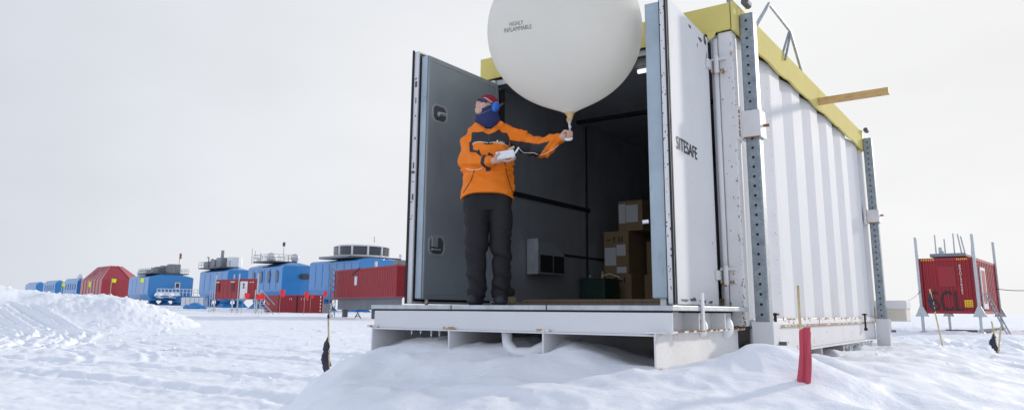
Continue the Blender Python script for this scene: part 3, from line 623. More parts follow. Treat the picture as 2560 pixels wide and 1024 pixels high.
# module with balcony, beyond a gap
rD, hD, fD, lD, wD = module(368, 318, 479, 5.8, 'blue station module with a railed balcony and grey plant on its roof', z0=1.3, ridge=.9, panels=5)
legs(rD, fD, lD, wD, .1)
dD = roof_deck(rD, fD, 1, lD - 6, .5, wD - 1, 6.75)
for k, (a, p, h) in enumerate(((3, .25, 1.9), (3, .45, 2.6), (3.5, .62, 3.2), (3, .33, 2.2), (9, .4, 2.2))): MB().box(fD, (a - 1.2, a + 1.2), (wD * p - 1.4, wD * p + 1.4), (6.751, 6.6 + h * .8)).build('roof_unit', M['steel_far'], rD, bevel=.1)
MB().tube([fD(12, wD * .3, 6.9), fD(20, wD * .3, 6.9)], 1.1, 10).build('flue', M['galv_pale'], rD)
fp_ = MB().tube([fD(3, wD * .72, 7), fD(3, wD * .72, 12.2)], .08, 5).build('flag_pole', M['steel_far'], rD)
MB().box(fD, (2.4, 3.0), (wD * .72 - .1, wD * .72 + .3), (10.6, 12.0)).build('flag', M['red_far'], fp_)
bal = MB().box(fD, (-3.4, -.05), (1.0, wD + 3), (.75, 1.0)).build('balcony', M['blue_dark'], rD)
mb = MB()
for i in range(15): p = lerp(1.2, wD + 2.9, i / 14); mb.tube([fD(-3.3, p, 1), fD(-3.3, p, 2.7)], .09, 4)
for h in (1.9, 2.7): mb.tube([fD(-3.3, 1.2, h), fD(-3.3, wD + 2.9, h)], .08, 4)
mb.build('railing', M['white_far'], bal)
for i in range(7): MB().ball(fD(-2.4 + rnd.uniform(-.4, .3), lerp(1.8, wD * .55, i / 6), 1.2), rnd.uniform(.8, 1.2), 10, 7, (1, 1, .75)).build('snow_heap', M['snow'], bal, smooth=True)
wn = MB().box(fD, (-.15, 0), (wD * .58, wD * .70), (2.9, 4.4)).build('window', M['white_far'], hD); MB().box(fD, (-.18, -.151), (wD * .60, wD * .68), (3.1, 4.2)).build('pane', M['glass_far'], wn)
MB().tube([fD(-1.4, wD * .72, .8), fD(-.4, wD * .5, -1.5)], .3, 6).build('strut', M['blue_dark'], rD)
lk = MB().box(fD, (-16, -.1), (wD * .55, wD * .95), (-.6, .7)).build('link_bridge', M['blue_dark'], rD)
# far small ones
for cp_, lp, rp_, tp, lab in ((189, 155, 205, 6.0, 'small far blue module with a white dome, next to the red module'), (134, 104, 158, 5.85, 'second farthest blue module showing low above the snow bank'), (86, 59, 110, 5.75, 'farthest blue module at the left end of the station row')):
    r_, h_, f_, l_, w_ = module(cp_, lp, rp_, tp, lab, z0=1.2, ridge=.8, panels=5); legs(r_, f_, l_, w_, 0, 1)
    if cp_ > 150:
        dish(r_, f_, 2, w_ * .6, 6.2, 1.05); 
    for i in range(5): 
        if cp_ > 100: oval_window(r_, f_(l_ * (.15 + .17 * i), -.05, 3.9), AX, .9, 1.8, h_, NX)
# red central module: tall, with sloped roof facets
cE = row_at(250)
def fE(a, p, z): q = cE + AX * a + PX * p; q.z = z + EZ + RZ(q); return q
lE = reach(cE, AX, 198); wE = reach(cE, PX, 321)
rE = empty('station_module', fE(lE / 2, wE / 2, -1.35), 'tall red station module with sloping roof facets rising above the blue ones', 'building', 'modules of the polar station')
foot = [(0, 0), (0, wE), (6, wE + 5), (lE, wE + 5), (lE + 2, wE - 2), (lE, 0)]; topz = 10.1; zs = 5.85
hi_ = [(5.2, wE * .40), (5.2, wE * .66), (7.5, wE * .9), (lE - 6, wE * .9), (lE - 5, wE * .6), (lE - 7, wE * .36)]
eb = MB(); n = 6
eb.add([fE(a, p, -1.4) for a, p in foot] + [fE(a, p, zs) for a, p in foot] + [fE(a, p, topz) for a, p in hi_], [(k, (k + 1) % n, n + (k + 1) % n, n + k) for k in range(n)] + [(n + k, n + (k + 1) % n, 2 * n + (k + 1) % n, 2 * n + k) for k in range(n)] + [tuple(range(2 * n, 3 * n)), tuple(range(n - 1, -1, -1))])
hE = eb.build('hull', M['red_far'], rE)
sm = MB()
for i in range(1, 7):
    a = lE * i / 7; f_ = i / 7
    sm.tube([fE(a, -.02, -1), fE(a, -.02, zs), fE(lerp(5.2, lE - 7, f_), wE * lerp(.40, .36, f_), topz)], .12, 4)
sm.tube([fE(-.02, wE * .52, -1), fE(-.02, wE * .52, 3.2)], .12, 4)
sm.tube([fE(0, 0, -1), fE(0, 0, zs), fE(5.2, wE * .4, topz)], .16, 4); sm.tube([fE(0, wE, zs), fE(5.2, wE * .66, topz)], .16, 4)
sm.build('seam_rib', M['red_far'], hE)

# ------------------------------------------------------------------ containers, cabins, mast in front of the station
def rib_wall(mb, fn, a0, a1, z0, z1, n, d, mi=0):   # trapezoid corrugation in the a-z plane, out = +b
    vs = []; w_ = (a1 - a0) / n
    for i in range(n):
        for u_, o_ in ((0, 0), (.3, 0), (.45, d), (.8, d), (.95, 0)): vs.append((a0 + (i + u_) * w_, o_))
    vs.append((a1, 0)); k = len(vs)
    mb.add([fn(a, o_, z) for a, o_ in vs for z in (z0, z1)], [(2 * i, 2 * i + 2, 2 * i + 3, 2 * i + 1) for i in range(k - 1)], mi)
def container(name, corner_px, left_px, right_px, Y, z0, z1, label, cat, ldir, rdir, ribs=(20, 8), mat='red'):
    c = at(corner_px, 760, Y); c.z = 0; e1, e2 = Vector(ldir).normalized(), Vector(rdir).normalized()
    l1 = reach(c, e1, left_px); l2 = reach(c, e2, right_px); n1 = Vector((-e1.y, e1.x, 0)); n2 = Vector((-e2.y, e2.x, 0))
    if n1.y > 0: n1 = -n1
    if n2.dot(e1) > 0: n2 = -n2
    if n1.dot(e2) > 0: n1 = -n1
    def fn(a, b_, z): p = c + e1 * a + e2 * b_; p.z = z + EZ + RZ(c); return p
    def f1(a, o_, z): p = c + e1 * a + n1 * o_; p.z = z + EZ + RZ(c); return p
    def f2(a, o_, z): p = c + e2 * a + n2 * o_; p.z = z + EZ + RZ(c); return p
    r = empty(name, fn(l1 / 2, l2 / 2, z0), label, cat)
    MB().box(fn, (.03, l1 - .03), (.03, l2 - .03), (z0 + .02, z1 - .02)).build('body', M[mat], r)
    mb = MB(); rib_wall(mb, f1, .1, l1 - .1, z0 + .12, z1 - .12, ribs[0], .04); mb.build('side_wall', M[mat], r)
    mb = MB(); rib_wall(mb, f2, .1, l2 - .1, z0 + .12, z1 - .12, ribs[1], .04); mb.build('side_wall', M[mat], r)
    fr = MB()
    for a in (0, l1 - .12):
        for b_ in (0, l2 - .12): fr.box(fn, (a - .03, a + .12), (b_ - .03, b_ + .12), (z0, z1))
    fr.build('corner_post', M[mat], r) if False else None
    for a in (0, l1):
        for b_ in (0, l2): MB().box(fn, (a - .07, a + .07), (b_ - .07, b_ + .07), (z0, z1)).build('corner_post', M[mat], r)
    for z in (z0, z1 - .13):
        MB().box(fn, (.071, l1 - .071), (-.06, .04), (z, z + .13)).build('rail', M[mat], r); MB().box(fn, (-.06, .04), (.071, l2 - .071), (z, z + .13)).build('rail', M[mat], r)
    return r, fn, f1, f2, l1, l2
# long red cabin with a window
r1, g1, g1a, g1b, a1_, b1_ = container('container_cabin', 988, 836, 1012, 62, .47, 3.13, 'long red ribbed cabin with one small window on a grey plinth', 'cabin', (-.59, .807, 0), (.807, .59, 0), (38, 9))
MB().box(g1, (.3, a1_ - .1), (.3, b1_ - .1), (-.55, .46)).build('plinth', M['grey_base'], r1)
wp = reach(at(988, 760, 62), Vector((-.59, .807, 0)).normalized(), 889)
wf = MB().box(g1a, (wp - .28, wp + .28), (.0, .08), (1.62, 2.45)).build('window', M['galv_pale'], r1); MB().box(g1a, (wp - .2, wp + .2), (.081, .09), (1.7, 2.37)).build('pane', M['white_far'], wf)
for a in (1.2, 5.2, a1_ - 1.0): MB().box(g1, (a - .2, a + .2), (.5, .9), (-1.6, -.55)).build('leg', M['steel_dark'], r1)
st_ = MB(); q0 = g1(a1_ * .58, -.3, -1.45); st_.tube([q0, g1(a1_ * .52, -.3, -.8), g1(a1_ * .45, -.3, -1.45)], .05, 5); st_.tube([g1(a1_ * .555, -.3, -1.1), g1(a1_ * .48, -.3, -1.1)], .04, 5); st_.build('trestle', M['steel_dark'], r1)
MB().tube([g1(a1_ * .44, .8, 3.1), g1(a1_ * .44, .8, 3.7)], .12, 8).build('vent', M['white_far'], r1)
MB().box(g1, (.8, 1.6), (.5, 1.6), (3.14, 3.6)).build('roof_unit', M['steel_far'], r1)
dg_ = MB().tube([g1a(8.7, .1, 2.6), g1a(6.9, .1, 3.2)], .05, 5).build('brace_rope', M['steel_dark'], r1)
# low red container buried in snow
r2, g2, g2a, g2b, a2_, b2_ = container('shipping_container', 807, 695, 665, 94, -1.5, .82, 'low dark red container sunk in snow below red flags', 'container', (-.985, .17, 0), (-.17, .985, 0), (16, 7)) if False else (None,) * 6
cc2 = at(695, 760, 96); cc2.z = 0; e2a = Vector((.97, -.24, 0)); e2b = Vector((-.62, .78, 0))
def box_at(name, c, ea, eb_, la, lb, z0, z1, label, cat, mat, ribs, group=None):
    ea, eb_ = Vector(ea).normalized(), Vector(eb_).normalized(); na = Vector((ea.y, -ea.x, 0)); nb = Vector((-eb_.y, eb_.x, 0))
    if na.dot(eb_) > 0: na = -na
    if nb.dot(ea) > 0: nb = -nb
    zo = EZ + RZ(c)
    fn = lambda a, b_, z: Vector((c.x + ea.x * a + eb_.x * b_, c.y + ea.y * a + eb_.y * b_, z + zo))
    fa = lambda a, o_, z: Vector((c.x + ea.x * a + na.x * o_, c.y + ea.y * a + na.y * o_, z + zo))
    fb_ = lambda a, o_, z: Vector((c.x + eb_.x * a + nb.x * o_, c.y + eb_.y * a + nb.y * o_, z + zo))
    r = empty(name, fn(la / 2, lb / 2, z0), label, cat, group)
    MB().box(fn, (.03, la - .03), (.03, lb - .03), (z0 + .02, z1 - .02)).build('body', M[mat], r)
    mb = MB(); rib_wall(mb, fa, .09, la - .09, z0 + .12, z1 - .13, ribs[0], .035); mb.build('side_wall', M[mat], r)
    mb = MB(); rib_wall(mb, fb_, .09, lb - .09, z0 + .12, z1 - .13, ribs[1], .035); mb.build('side_wall', M[mat], r)
    for a in (0, la):
        for b_ in (0, lb): MB().box(fn, (a - .07, a + .07), (b_ - .07, b_ + .07), (z0, z1)).build('corner_post', M[mat], r)
    for z in (z0, z1 - .13):
        MB().box(fn, (.071, la - .071), (-.05, .04), (z, z + .13)).build('rail', M[mat], r); MB().box(fn, (-.05, .04), (.071, lb - .071), (z, z + .13)).build('rail', M[mat], r)
    return r, fn, fa, fb_
la2 = reach(cc2, e2a, 807); lb2 = reach(cc2, e2b, 664)
r2, g2, g2a, g2b = box_at('shipping_container', cc2, e2a, e2b, la2, lb2, -1.75, .82, 'low dark red container sunk in snow below red flags', 'container', 'red', (17, 9))
for k, ch in enumerate('SERV'): text_mesh(ch, lambda x, y: g2a(la2 * .94 + x, .045, .30 - .42 * k + y), .42).build('lettering', M['piping'], r2) if False else None
mb = MB()
for k in range(5): mb.box(g2a, (la2 * .945, la2 * .965), (.037, .045), (.45 - .42 * k, .70 - .42 * k))
for k, a in enumerate((.26, .30, .43, .52, .58, .66)): mb.box(g2a, (la2 * a, la2 * a + .05), (.037, .045), (.2, .45))
mb.build('lettering', M['piping'], r2); MB().box(g2a, (la2 * .42, la2 * .45), (.036, .06), (-1.4, .7)).build('lock_bar', M['dark'], r2)
# red cabin on stilts with a white door
cc3 = at(594, 760, 84); cc3.z = 0; e3a = Vector((.93, -.37, 0)); e3b = Vector((-.80, .60, 0))
la3 = reach(cc3, e3a, 640); lb3 = reach(cc3, e3b, 538)
r3, g3, g3a, g3b = box_at('cabin', cc3, e3a, e3b, la3, lb3, .20, 2.42, 'small red cabin on stilts with white door and metal steps', 'cabin', 'red', (3, 5))
d3 = MB().box(g3a, (.25, 1.25), (.036, .09), (.24, 2.15)).build('door', M['white_far'], r3)
sy = MB(); sy.ball(g3a(.75, .10, 1.82), .11, 8, 6); sy.box(g3a, (.68, .80), (.091, .1), (1.45, 1.72)); sy.box(g3a, (.55, .98), (.091, .1), (1.40, 1.47)); sy.build('symbol', M['ink'], d3)
mb = MB()
for k in range(5): mb.box(g3a, (1.5 + .1 * k + (.1 if k > 1 else 0), 1.57 + .1 * k + (.1 if k > 1 else 0)), (.037, .045), (2.0, 2.1))
mb.build('lettering', M['piping'], r3)
for a in (lb3 * .25, lb3 * .92):
    wr = MB().box(g3b, (a - .35, a + .35), (.03, .07), (1.05, 2.05)).build('window', M['red'], r3); MB().box(g3b, (a - .3, a + .3), (.071, .08), (1.1, 2.0)).build('pane', pmat('dark_red_shutter', (.12, .006, .012), .5), wr); MB().box(g3b, (a - .36, a + .36), (.03, .12), (2.06, 2.16)).build('lintel', M['white_far'], wr)
for a, b_ in ((-.05, -.05), (la3 + .05, -.05), (-.05, lb3 + .05), (la3 + .05, lb3 + .05)):
    lg = MB().tube([g3(a, b_, -1.6), g3(a, b_, 3.0)], .08, 7).build('leg', M['galv_pale'], r3); MB().box(g3, (a - .3, a + .3), (b_ - .05, b_ + .05), (-1.05, -.95)).build('foot_bar', M['galv_pale'], lg)
sp_ = MB()
for a in (0, .75):
    sp_.tube([g3(la3 * .55 + a, -1.3, .2), g3(la3 * .75 + a + .8, -2.2, -1.5)], .045, 5); sp_.tube([g3(la3 * .55 + a, -1.3, 1.2), g3(la3 * .75 + a + .8, -2.2, -.4)], .035, 5); sp_.tube([g3(la3 * .55 + a, -1.3, -1.4), g3(la3 * .55 + a, -1.3, 1.2)], .035, 5)
for k in range(6): f_ = k / 6; sp_.tube([g3(la3 * .55 + f_ * (la3 * .2 + .8), -1.3 - .9 * f_, .2 - 1.7 * f_), g3(la3 * .55 + .75 + f_ * (la3 * .2 + .8), -1.3 - .9 * f_, .2 - 1.7 * f_)], .03, 4)
sp_.box(g3, (-.2, la3 + .3), (-1.3, -.06), (.12, .19)); sp_.build('steps', M['galv_pale'], r3)
ls = MB()
for p in (0, .5): ls.tube([g3(-.1, lb3 + .5 + p, -1.5), g3(-.1, lb3 + .5 + p, 1.2)], .04, 4)
for k in range(5): ls.tube([g3(-.1, lb3 + .5, -1.2 + .5 * k), g3(-.1, lb3 + 1.0, -1.2 + .5 * k)], .03, 4)
ls.build('side_ladder', M['galv_pale'], r3)
# lattice mast
cm = at(827, 775, 70); rm = empty('lattice_mast', (cm.x, cm.y, ground_z(cm.x, cm.y)), 'slim grey lattice mast between the blue modules and the long red cabin', 'mast')
H_ = 4.75; tri = [Vector((math.cos(a), math.sin(a), 0)) * .36 for a in (.3, 2.4, 4.5)]; zb_ = -1.5 + EZ + RZ(cm)
def mp_(k, z): return Vector((cm.x, cm.y, zb_)) + tri[k] + Vector((0, 0, z))
for k in range(3): MB().tube([mp_(k, 0), mp_(k, H_)], .035, 6).build('leg', M['steel_far'], rm)
mb = MB(); q = 9
for k in range(3):
    for i in range(q): mb.tube([mp_(k, H_ * i / q), mp_((k + 1) % 3, H_ * (i + 1) / q)], .022, 4); mb.tube([mp_((k + 1) % 3, H_ * i / q), mp_(k, H_ * (i + 1) / q)], .022, 4)
mb.build('bracing', M['steel_far'], rm)
# grey crate, white box and blue cargo by the legs
cg = at(806, 770, 93); MB().box(Wf, (cg.x - .0, cg.x + .9), (cg.y, cg.y + 1), (-1.6 + EZ + RZ(cg), -.15 + EZ + RZ(cg))).build('crate', M['steel_far'], None, bevel=.03); tag(bpy.context.scene.collection.objects[-1], 'tall grey crate at the right end of the low sunken container', 'crate')
wb = at(452, 760, 150); EW = EZ + RZ(wb); wo = empty('storage_box', (wb.x + 2, wb.y, -1.4 + EW), 'white storage container under the link between blue modules', 'container')
MB().box(Wf, (wb.x, wb.x + 4.4), (wb.y, wb.y + 2.4), (-1.9 + EW, .55 + EW)).build('body', M['white_far'], wo, bevel=.06)
mb = MB()
for k in range(1, 5): mb.box(Wf, (wb.x + .88 * k - .03, wb.x + .88 * k + .03), (wb.y - .03, wb.y - .001), (-1.8 + EW, .45 + EW))
mb.build('wall_seam', M['steel_far'], wo)
cb = at(490, 772, 120); EC = EZ + RZ(cb); co_ = empty('covered_cargo', (cb.x, cb.y, -1.4 + EC), 'blue tarpaulin covered cargo heap on snow beside the stilted cabin', 'cargo')
for dx, r_, zz in ((-1.3, .62, .2), (-.2, .9, .3), (1.0, .6, .1)): MB().ball((cb.x + dx, cb.y, -1.35 + EC + zz), r_, 12, 8, (1.3, 1, .8)).build('tarpaulin_bundle', M['blue'], co_, smooth=True)

# ------------------------------------------------------------------ marker flags
def flag(px, py, Y, base_py, w_, h_, mat, label, group, cat='flag', lean=0.0, pole=.022):
    top = at(px, py, Y); bx = top.x - lean; gz_ = ground_z(bx, Y) - .1; r = empty('marker_flag', (bx, Y, gz_), label, cat, group)
    pt = [Vector((bx, Y, gz_)), Vector((top.x, Y, top.z + h_ * .5))]
    MB().tube(pt, pole, 5).build('pole', M['pole'], r)
    nx, ny = 7, 4; vs = []; ph = rnd.uniform(0, 6)
    for j in range(ny + 1):
        for i in range(nx + 1):
            u_, v_ = i / nx, j / ny; vs.append(Vector((top.x + w_ * (u_ * (1 - .15 * v_) - .02), Y + .12 * w_ * math.sin(5 * u_ + ph), top.z + h_ * (.5 - v_) - .22 * h_ * u_ * u_ + .05 * h_ * math.sin(7 * u_ + ph))))
    fs = [(j * (nx + 1) + i, j * (nx + 1) + i + 1, (j + 1) * (nx + 1) + i + 1, (j + 1) * (nx + 1) + i) for j in range(ny) for i in range(nx)]
    f = MB(); f.add(vs, fs); o = f.build('cloth', M[mat], r, smooth=True); md = o.modifiers.new('s', 'SOLIDIFY'); md.thickness = .012
RG = 'red flags on canes around the low container'
flag(612, 738, 78, 775, .5, .55, 'red_flag', 'orange red flag in front of the white cabin door', RG, lean=.3)
flag(640, 741, 76, 775, .55, .5, 'red_flag', 'red flag beside the cabin steps, left of a pair', RG, lean=-.4)
flag(650, 739, 77, 775, .5, .55, 'red_flag', 'red flag beside the cabin steps, right of a pair', RG, lean=-.3)
flag(701, 731, 80, 775, .5, .75, 'red_flag', 'large red flag above the left half of the sunken container', RG)
flag(762, 736, 80, 775, .45, .70, 'red_flag', 'large red flag above the right half of the sunken container', RG)
flag(777, 741, 92, 775, .4, .3, 'red_flag', 'small low red flag just behind the right end of the sunken container', RG)
flag(809, 733, 84, 775, .4, .55, 'red_flag', 'red flag just left of the lattice mast', RG)
flag(831, 735, 84, 775, .4, .55, 'red_flag', 'red flag between the lattice mast and the long cabin', RG)
LG = 'lime flags on poles along the snow bank'
flag(279, 700, 41, 735, .26, .2, 'lime_flag', 'lime yellow flag seen against the front of the red module', LG)
flag(221, 709, 41, 735, .12, .28, 'lime_flag', 'narrow lime flag seen against the left wall of the red module', LG)
flag(155, 710, 41, 735, .18, .2, 'lime_flag', 'lime flag seen against the far blue module left of the red one', LG)
flag(351, 699, 41, 735, .18, .22, 'lime_flag', 'lime flag seen against the blue balcony module', LG)

def wrapped_flag(px0, py0, px1, py1, Y, r_, wrap, label, group=None, thick=.05, cloth='black_cloth', name='marker_flag', seed=1):
    a = at(px0, py0, Y); b_ = at(px1, py1, Y); g_ = ground_z(a.x, a.y); a.z = min(a.z, g_ + .0) - .03
    r = empty(name, a, label, 'marker flag', group)
    MB().tube([a, lerp(a, b_, .5) + Vector((.004, 0, 0)), b_], r_, 7).build('pole', M['cane'], r, smooth=True)
    rr = random.Random(seed); mb = MB(); n = 22; k = 9; vs = []
    for i in range(n + 1):
        f_ = i / n; c = lerp(a, b_, lerp(wrap[0], wrap[1], f_)); w_ = thick * (math.sin(math.pi * min(1, f_ * 1.05 + .03)) ** .6) * (1.15 - .65 * f_) + .004; off = -.9 * w_ * math.sin(f_ * 3)
        for q in range(k):
            an = 2 * math.pi * q / k; rad = w_ * (1 + .5 * math.sin(an * 3 + f_ * 9 + seed) * .6 + rr.uniform(-.4, .4)); vs.append(c + Vector((math.cos(an) * rad + off, math.sin(an) * rad * .6, rr.uniform(-.012, .012))))
    mb.add(vs, [(i * k + q, i * k + (q + 1) % k, (i + 1) * k + (q + 1) % k, (i + 1) * k + q) for i in range(n) for q in range(k)] + [tuple(range(k)), tuple(n * k + q for q in range(k))])
    mb.build('cloth', M[cloth], r, smooth=True)
    return r, a, b_
r_, a_, b_ = wrapped_flag(825, 995, 821, 786, 9.6, .012, (.36, .82), 'cane marker with furled dark grey flag left of the platform drift', thick=.050, seed=3)
tp = MB(); tp.tube([b_, lerp(b_, a_, .035)], .016, 7); tp.build('tip_tape', M['dark'], r_)
wrapped_flag(2358, 846, 2324, 722, 16.5, .016, (.66, .97), 'leaning cane with furled black flag before the lettered hut', thick=.055, seed=5)
wrapped_flag(2494, 874, 2479, 802, 12.5, .012, (.12, .72), 'short cane with furled purple black flag near the hut ladder', thick=.05, seed=8)
x_ = at(2495, 874, 12.4); y_ = at(2502, 815, 12.4); MB().tube([x_ - Vector((0, 0, .05)), y_], .012, 6).build('bare_cane', M['cane'], None); tag(col.objects[-1], 'short bare cane leaning beside the purple black flag', 'cane')
# red rolled flag on a blue taped cane, near right, and the bamboo cane behind
Yr = 4.35; pa = at(2006, 990, Yr); pb = at(2009, 818, Yr); pa.z = min(pa.z, ground_z(pa.x, pa.y) - .02)
rr_ = empty('rolled_flag', pa, 'red flag rolled tight round a blue taped cane standing in the near drift', 'marker flag')
MB().tube([pa, lerp(pa, pb, .2)], .016, 9).build('taped_cane', M['blue_tape'], rr_, smooth=True)
def scroll(f_, n=26):
    c = lerp(at(2001, 964, Yr), at(2008, 822, Yr), f_) + Vector((.006 * math.sin(f_ * 4), 0, 0)); pts = []
    for q in range(n):
        an = 2 * math.pi * q / n; lobe = .031 + .013 * math.cos(an - .1) + .006 * math.cos(3 * an + 1.0 + f_); 
        if abs(an - 4.9) < .25: lobe *= .62
        pts.append(c + Vector((math.cos(an) * lobe * (1.08 - .12 * f_) , math.sin(an) * lobe * .8, .014 * math.cos(an + .6) * (1 if f_ > .5 else -1))))
    return pts
mb = MB(); n = 26; st = 14; vs = []
for i in range(st + 1): vs += scroll(i / st)
mb.add(vs, [(i * n + q, i * n + (q + 1) % n, (i + 1) * n + (q + 1) % n, (i + 1) * n + q) for i in range(st) for q in range(n)] + [tuple(range(n)), tuple(st * n + q for q in range(n))])
mb.build('rolled_cloth', M['red_cloth'], rr_, smooth=False, bevel=.0)
mb = MB(); 
for dx, dz in ((.0, 0),): mb.prism([at(2014, 968, Yr - .03), at(2020, 980, Yr - .03), at(2022, 978, Yr - .02), at(2017, 965, Yr - .02)], [at(2019, 830, Yr - .03), at(2026, 829, Yr - .03), at(2028, 830, Yr - .02), at(2021, 828, Yr - .02)])
mb.build('loose_hem', M['red_cloth'], rr_)
ca = at(2002, 850, 5.3); cb_ = at(1995, 713, 5.3); ca.z = ground_z(ca.x, ca.y) - .05
MB().tube([ca, cb_], .0095, 8).build('bamboo_cane', M['cane'], None, smooth=True); tag(col.objects[-1], 'thin upright bamboo cane before the ribbed white wall', 'cane')

# ------------------------------------------------------------------ lettered red hut on legs, right
ch_ = at(2446, 785, 34.5); ch_.z = 0; e5a = Vector((-.766, .643, 0)); e5b = Vector((.643, .766, 0))
la5 = reach(ch_, e5a, 2308); lb5 = reach(ch_, e5b, 2493); z0h, z1h = .02, 2.60
r5, g5, g5a, g5b = box_at('hut', ch_, e5a, e5b, la5, lb5, z0h, z1h, 'red ribbed hut on grey legs lettered SCL, with antennas on top', 'hut', 'red', (13, 12))
def g5t(x, y): return g5a(la5 * .5 - x, .047, y)
pn = MB().box(g5a, (la5 * .34, la5 * .66), (.0355, .043), (1.25, 2.2)).build('hatch', M['red'], r5, bevel=.004)
text_mesh('SCL', lambda x, y: g5a(la5 * .545 - x, .048, .13 + y), 1.36, .60, .0).build('lettering', M['ink'], r5)
for k, ch in enumerate('BASU1978482'): text_mesh(ch, lambda x, y: g5a(la5 * .245 - x, .046, 2.17 - .125 * k + y), .15).build('lettering', M['piping'], r5)
ys = MB().box(g5a, (la5 * .07, la5 * .22), (.041, .05), (.32, .64)).build('placard', M['yellow_sign'], r5)
mb = MB()
for j in range(3):
    for i in range(3): mb.box(g5a, (la5 * (.085 + .045 * i), la5 * (.085 + .045 * i + .028)), (.0505, .053), (.36 + .09 * j, .40 + .09 * j))
mb.build('placard_print', M['ink'], ys)
hz = MB()
for k in range(6): hz.box(g5a, (la5 * (.72 + .045 * k), la5 * (.74 + .045 * k)), (.052, .056), (2.48, 2.56)); hz.box(g5a, (la5 * (.1 + .035 * k), la5 * (.118 + .035 * k)), (.052, .056), (2.48, 2.56))
hz.build('hazard_mark', M['yellow_sign'], r5)
dr = MB().box(g5b, (lb5 * .2, lb5 * .42), (.036, .09), (.25, 2.2)).build('door', M['white_far'], r5); MB().box(g5b, (lb5 * .24, lb5 * .38), (.091, .10), (.5, 2.05)).build('door_panel', M['red'], dr)
def hleg(a, b_, top, name='leg'):
    lg = MB().box(g5, (a - .058, a + .058), (b_ - .058, b_ + .058), (-1.0, top)).build(name, M['galv_pale'], r5, bevel=.01)
    MB().prism([g5(a + x, b_ + y, -.12) for x, y in ((-.28, -.07), (.28, -.07), (.28, .07), (-.28, .07))], [g5(a + x, b_ + y, .35) for x, y in ((-.07, -.068), (.07, -.068), (.07, .068), (-.07, .068))]).build('bracket', M['galv_pale'], lg)
    MB().prism([g5(a + x, b_ + y, -.95) for x, y in ((-.28, -.2), (.28, -.2), (.28, .2), (-.28, .2))], [g5(a + x, b_ + y, -.8) for x, y in ((-.09, -.09), (.09, -.09), (.09, .09), (-.09, .09))]).build('foot', M['galv_pale'], lg)
hleg(-.08, -.1, 3.65); hleg(la5 + .08, -.1, 3.62); hleg(-.08, lb5 + .05, 3.75); hleg(la5 + .08, lb5 + .05, 3.4)
MB().box(g5, (-.1, la5 * .0 + .05), (.2, lb5), (-.78, -.68)).build('base_beam', M['steel_dark'], r5); MB().box(g5, (.1, la5 * .62), (-.1, .0), (-.8, -.7)).build('base_beam', M['steel_dark'], r5)
MB().box(g5, (la5 * .12, la5 * .8), (.1, 1.6), (2.66, 2.82)).build('roof_hatch', M['steel_far'], r5, bevel=.02)
for px, y0, dxx, R in ((2336, 587, 5, .03), (2360, 597, 4, .03), (2382, 583, 5, .03), (2393, 584, 14, .03), (2401, 590, 15, .03), (2350, 618, 1, .07), (2428, 592, 0, .02)):
    t_ = at(px, y0, 36.2); b__ = at(px + dxx, 640, 36.2); b__.z = 2.6 + EZ; MB().tube([b__, t_], R, 6).build('antenna', M['galv_pale'], r5)
ld = MB(); l0 = at(2461, 732, 35.6); l1 = at(2519, 832, 33.6); l1.z = min(l1.z, ground_z(l1.x, l1.y) + .05); lo_ = Vector((.22, .12, 0))
for d_ in (0, 1): ld.tube([l0 + lo_ * d_, l1 + lo_ * d_], .035, 5)
for k in range(9): p_ = lerp(l0, l1, (k + .5) / 9); ld.tube([p_, p_ + lo_], .022, 4)
ld.build('ladder', M['galv_pale'], r5)
def cable(A, B, sag, label):
    pts = [lerp(A, B, i / 16) - Vector((0, 0, sag * 4 * (i / 16) * (1 - i / 16))) for i in range(17)]; MB().tube(pts, .018, 5).build('cable', M['cable'], None); tag(col.objects[-1], label, 'cable')
cable(C(-.1, L + .5, .14), g5(la5 + .1, .0, 1.05), .12, 'grey cable slung between the white container and the lettered hut')
cable(g5(-.1, lb5, 1.3), at(2640, 716, 33), .12, 'grey cable leading away from the right side of the lettered hut')

# ------------------------------------------------------------------ icicles and cardboard boxes
rnd = random.Random(21)
for k in range(11):
    t_ = 3.15 + k * .155 + rnd.uniform(-.05, .05); ln_ = rnd.uniform(.05, .19) * (1.2 if k in (2, 5, 6, 8) else .75); p0 = C(-.03 + rnd.uniform(-.015, .015), t_, -.319)
    mb = MB(); mb.tube([p0, p0 - Vector((0, 0, ln_ * .5)), p0 - Vector((.004, 0, ln_ * 1.15))], [.017, .011, .002], 7); mb.build('icicle', M['ice'], None, smooth=True, loc=p0 - Vector((0, 0, ln_))); tag(col.objects[-1], 'icicle hanging below the right side beam of the white container', 'icicle', 'icicles below the side beam')
for k in range(5):
    s_ = 2.05 - k * .085 + rnd.uniform(-.02, .02); ln_ = rnd.uniform(.03, .07); p0 = C(s_, Dp + .07, -.141)
    mb = MB(); mb.tube([p0, p0 - Vector((0, 0, ln_ * .5)), p0 - Vector((.002, 0, ln_))], [.011, .007, .0015], 7); mb.build('icicle', M['ice'], None, smooth=True, loc=p0 - Vector((0, 0, ln_))); tag(col.objects[-1], 'tiny icicle hanging below the front platform beam', 'icicle', 'icicles below the front beam')
mb = MB(); q = [C(1.25, Dp + .15, -.13), C(1.22, Dp + .12, -.22), C(1.14, Dp + .1, -.275), C(1.02, Dp + .12, -.27), C(.93, Dp + .16, -.22)]
hs_ = []
for i in range(20):
    f_ = i / 19 * 4; j = min(3, int(f_)); hs_.append(lerp(q[j], q[j + 1], f_ - j))
mb.tube(hs_, .042, 9); mb.build('hose', M['foam'], root, smooth=True)
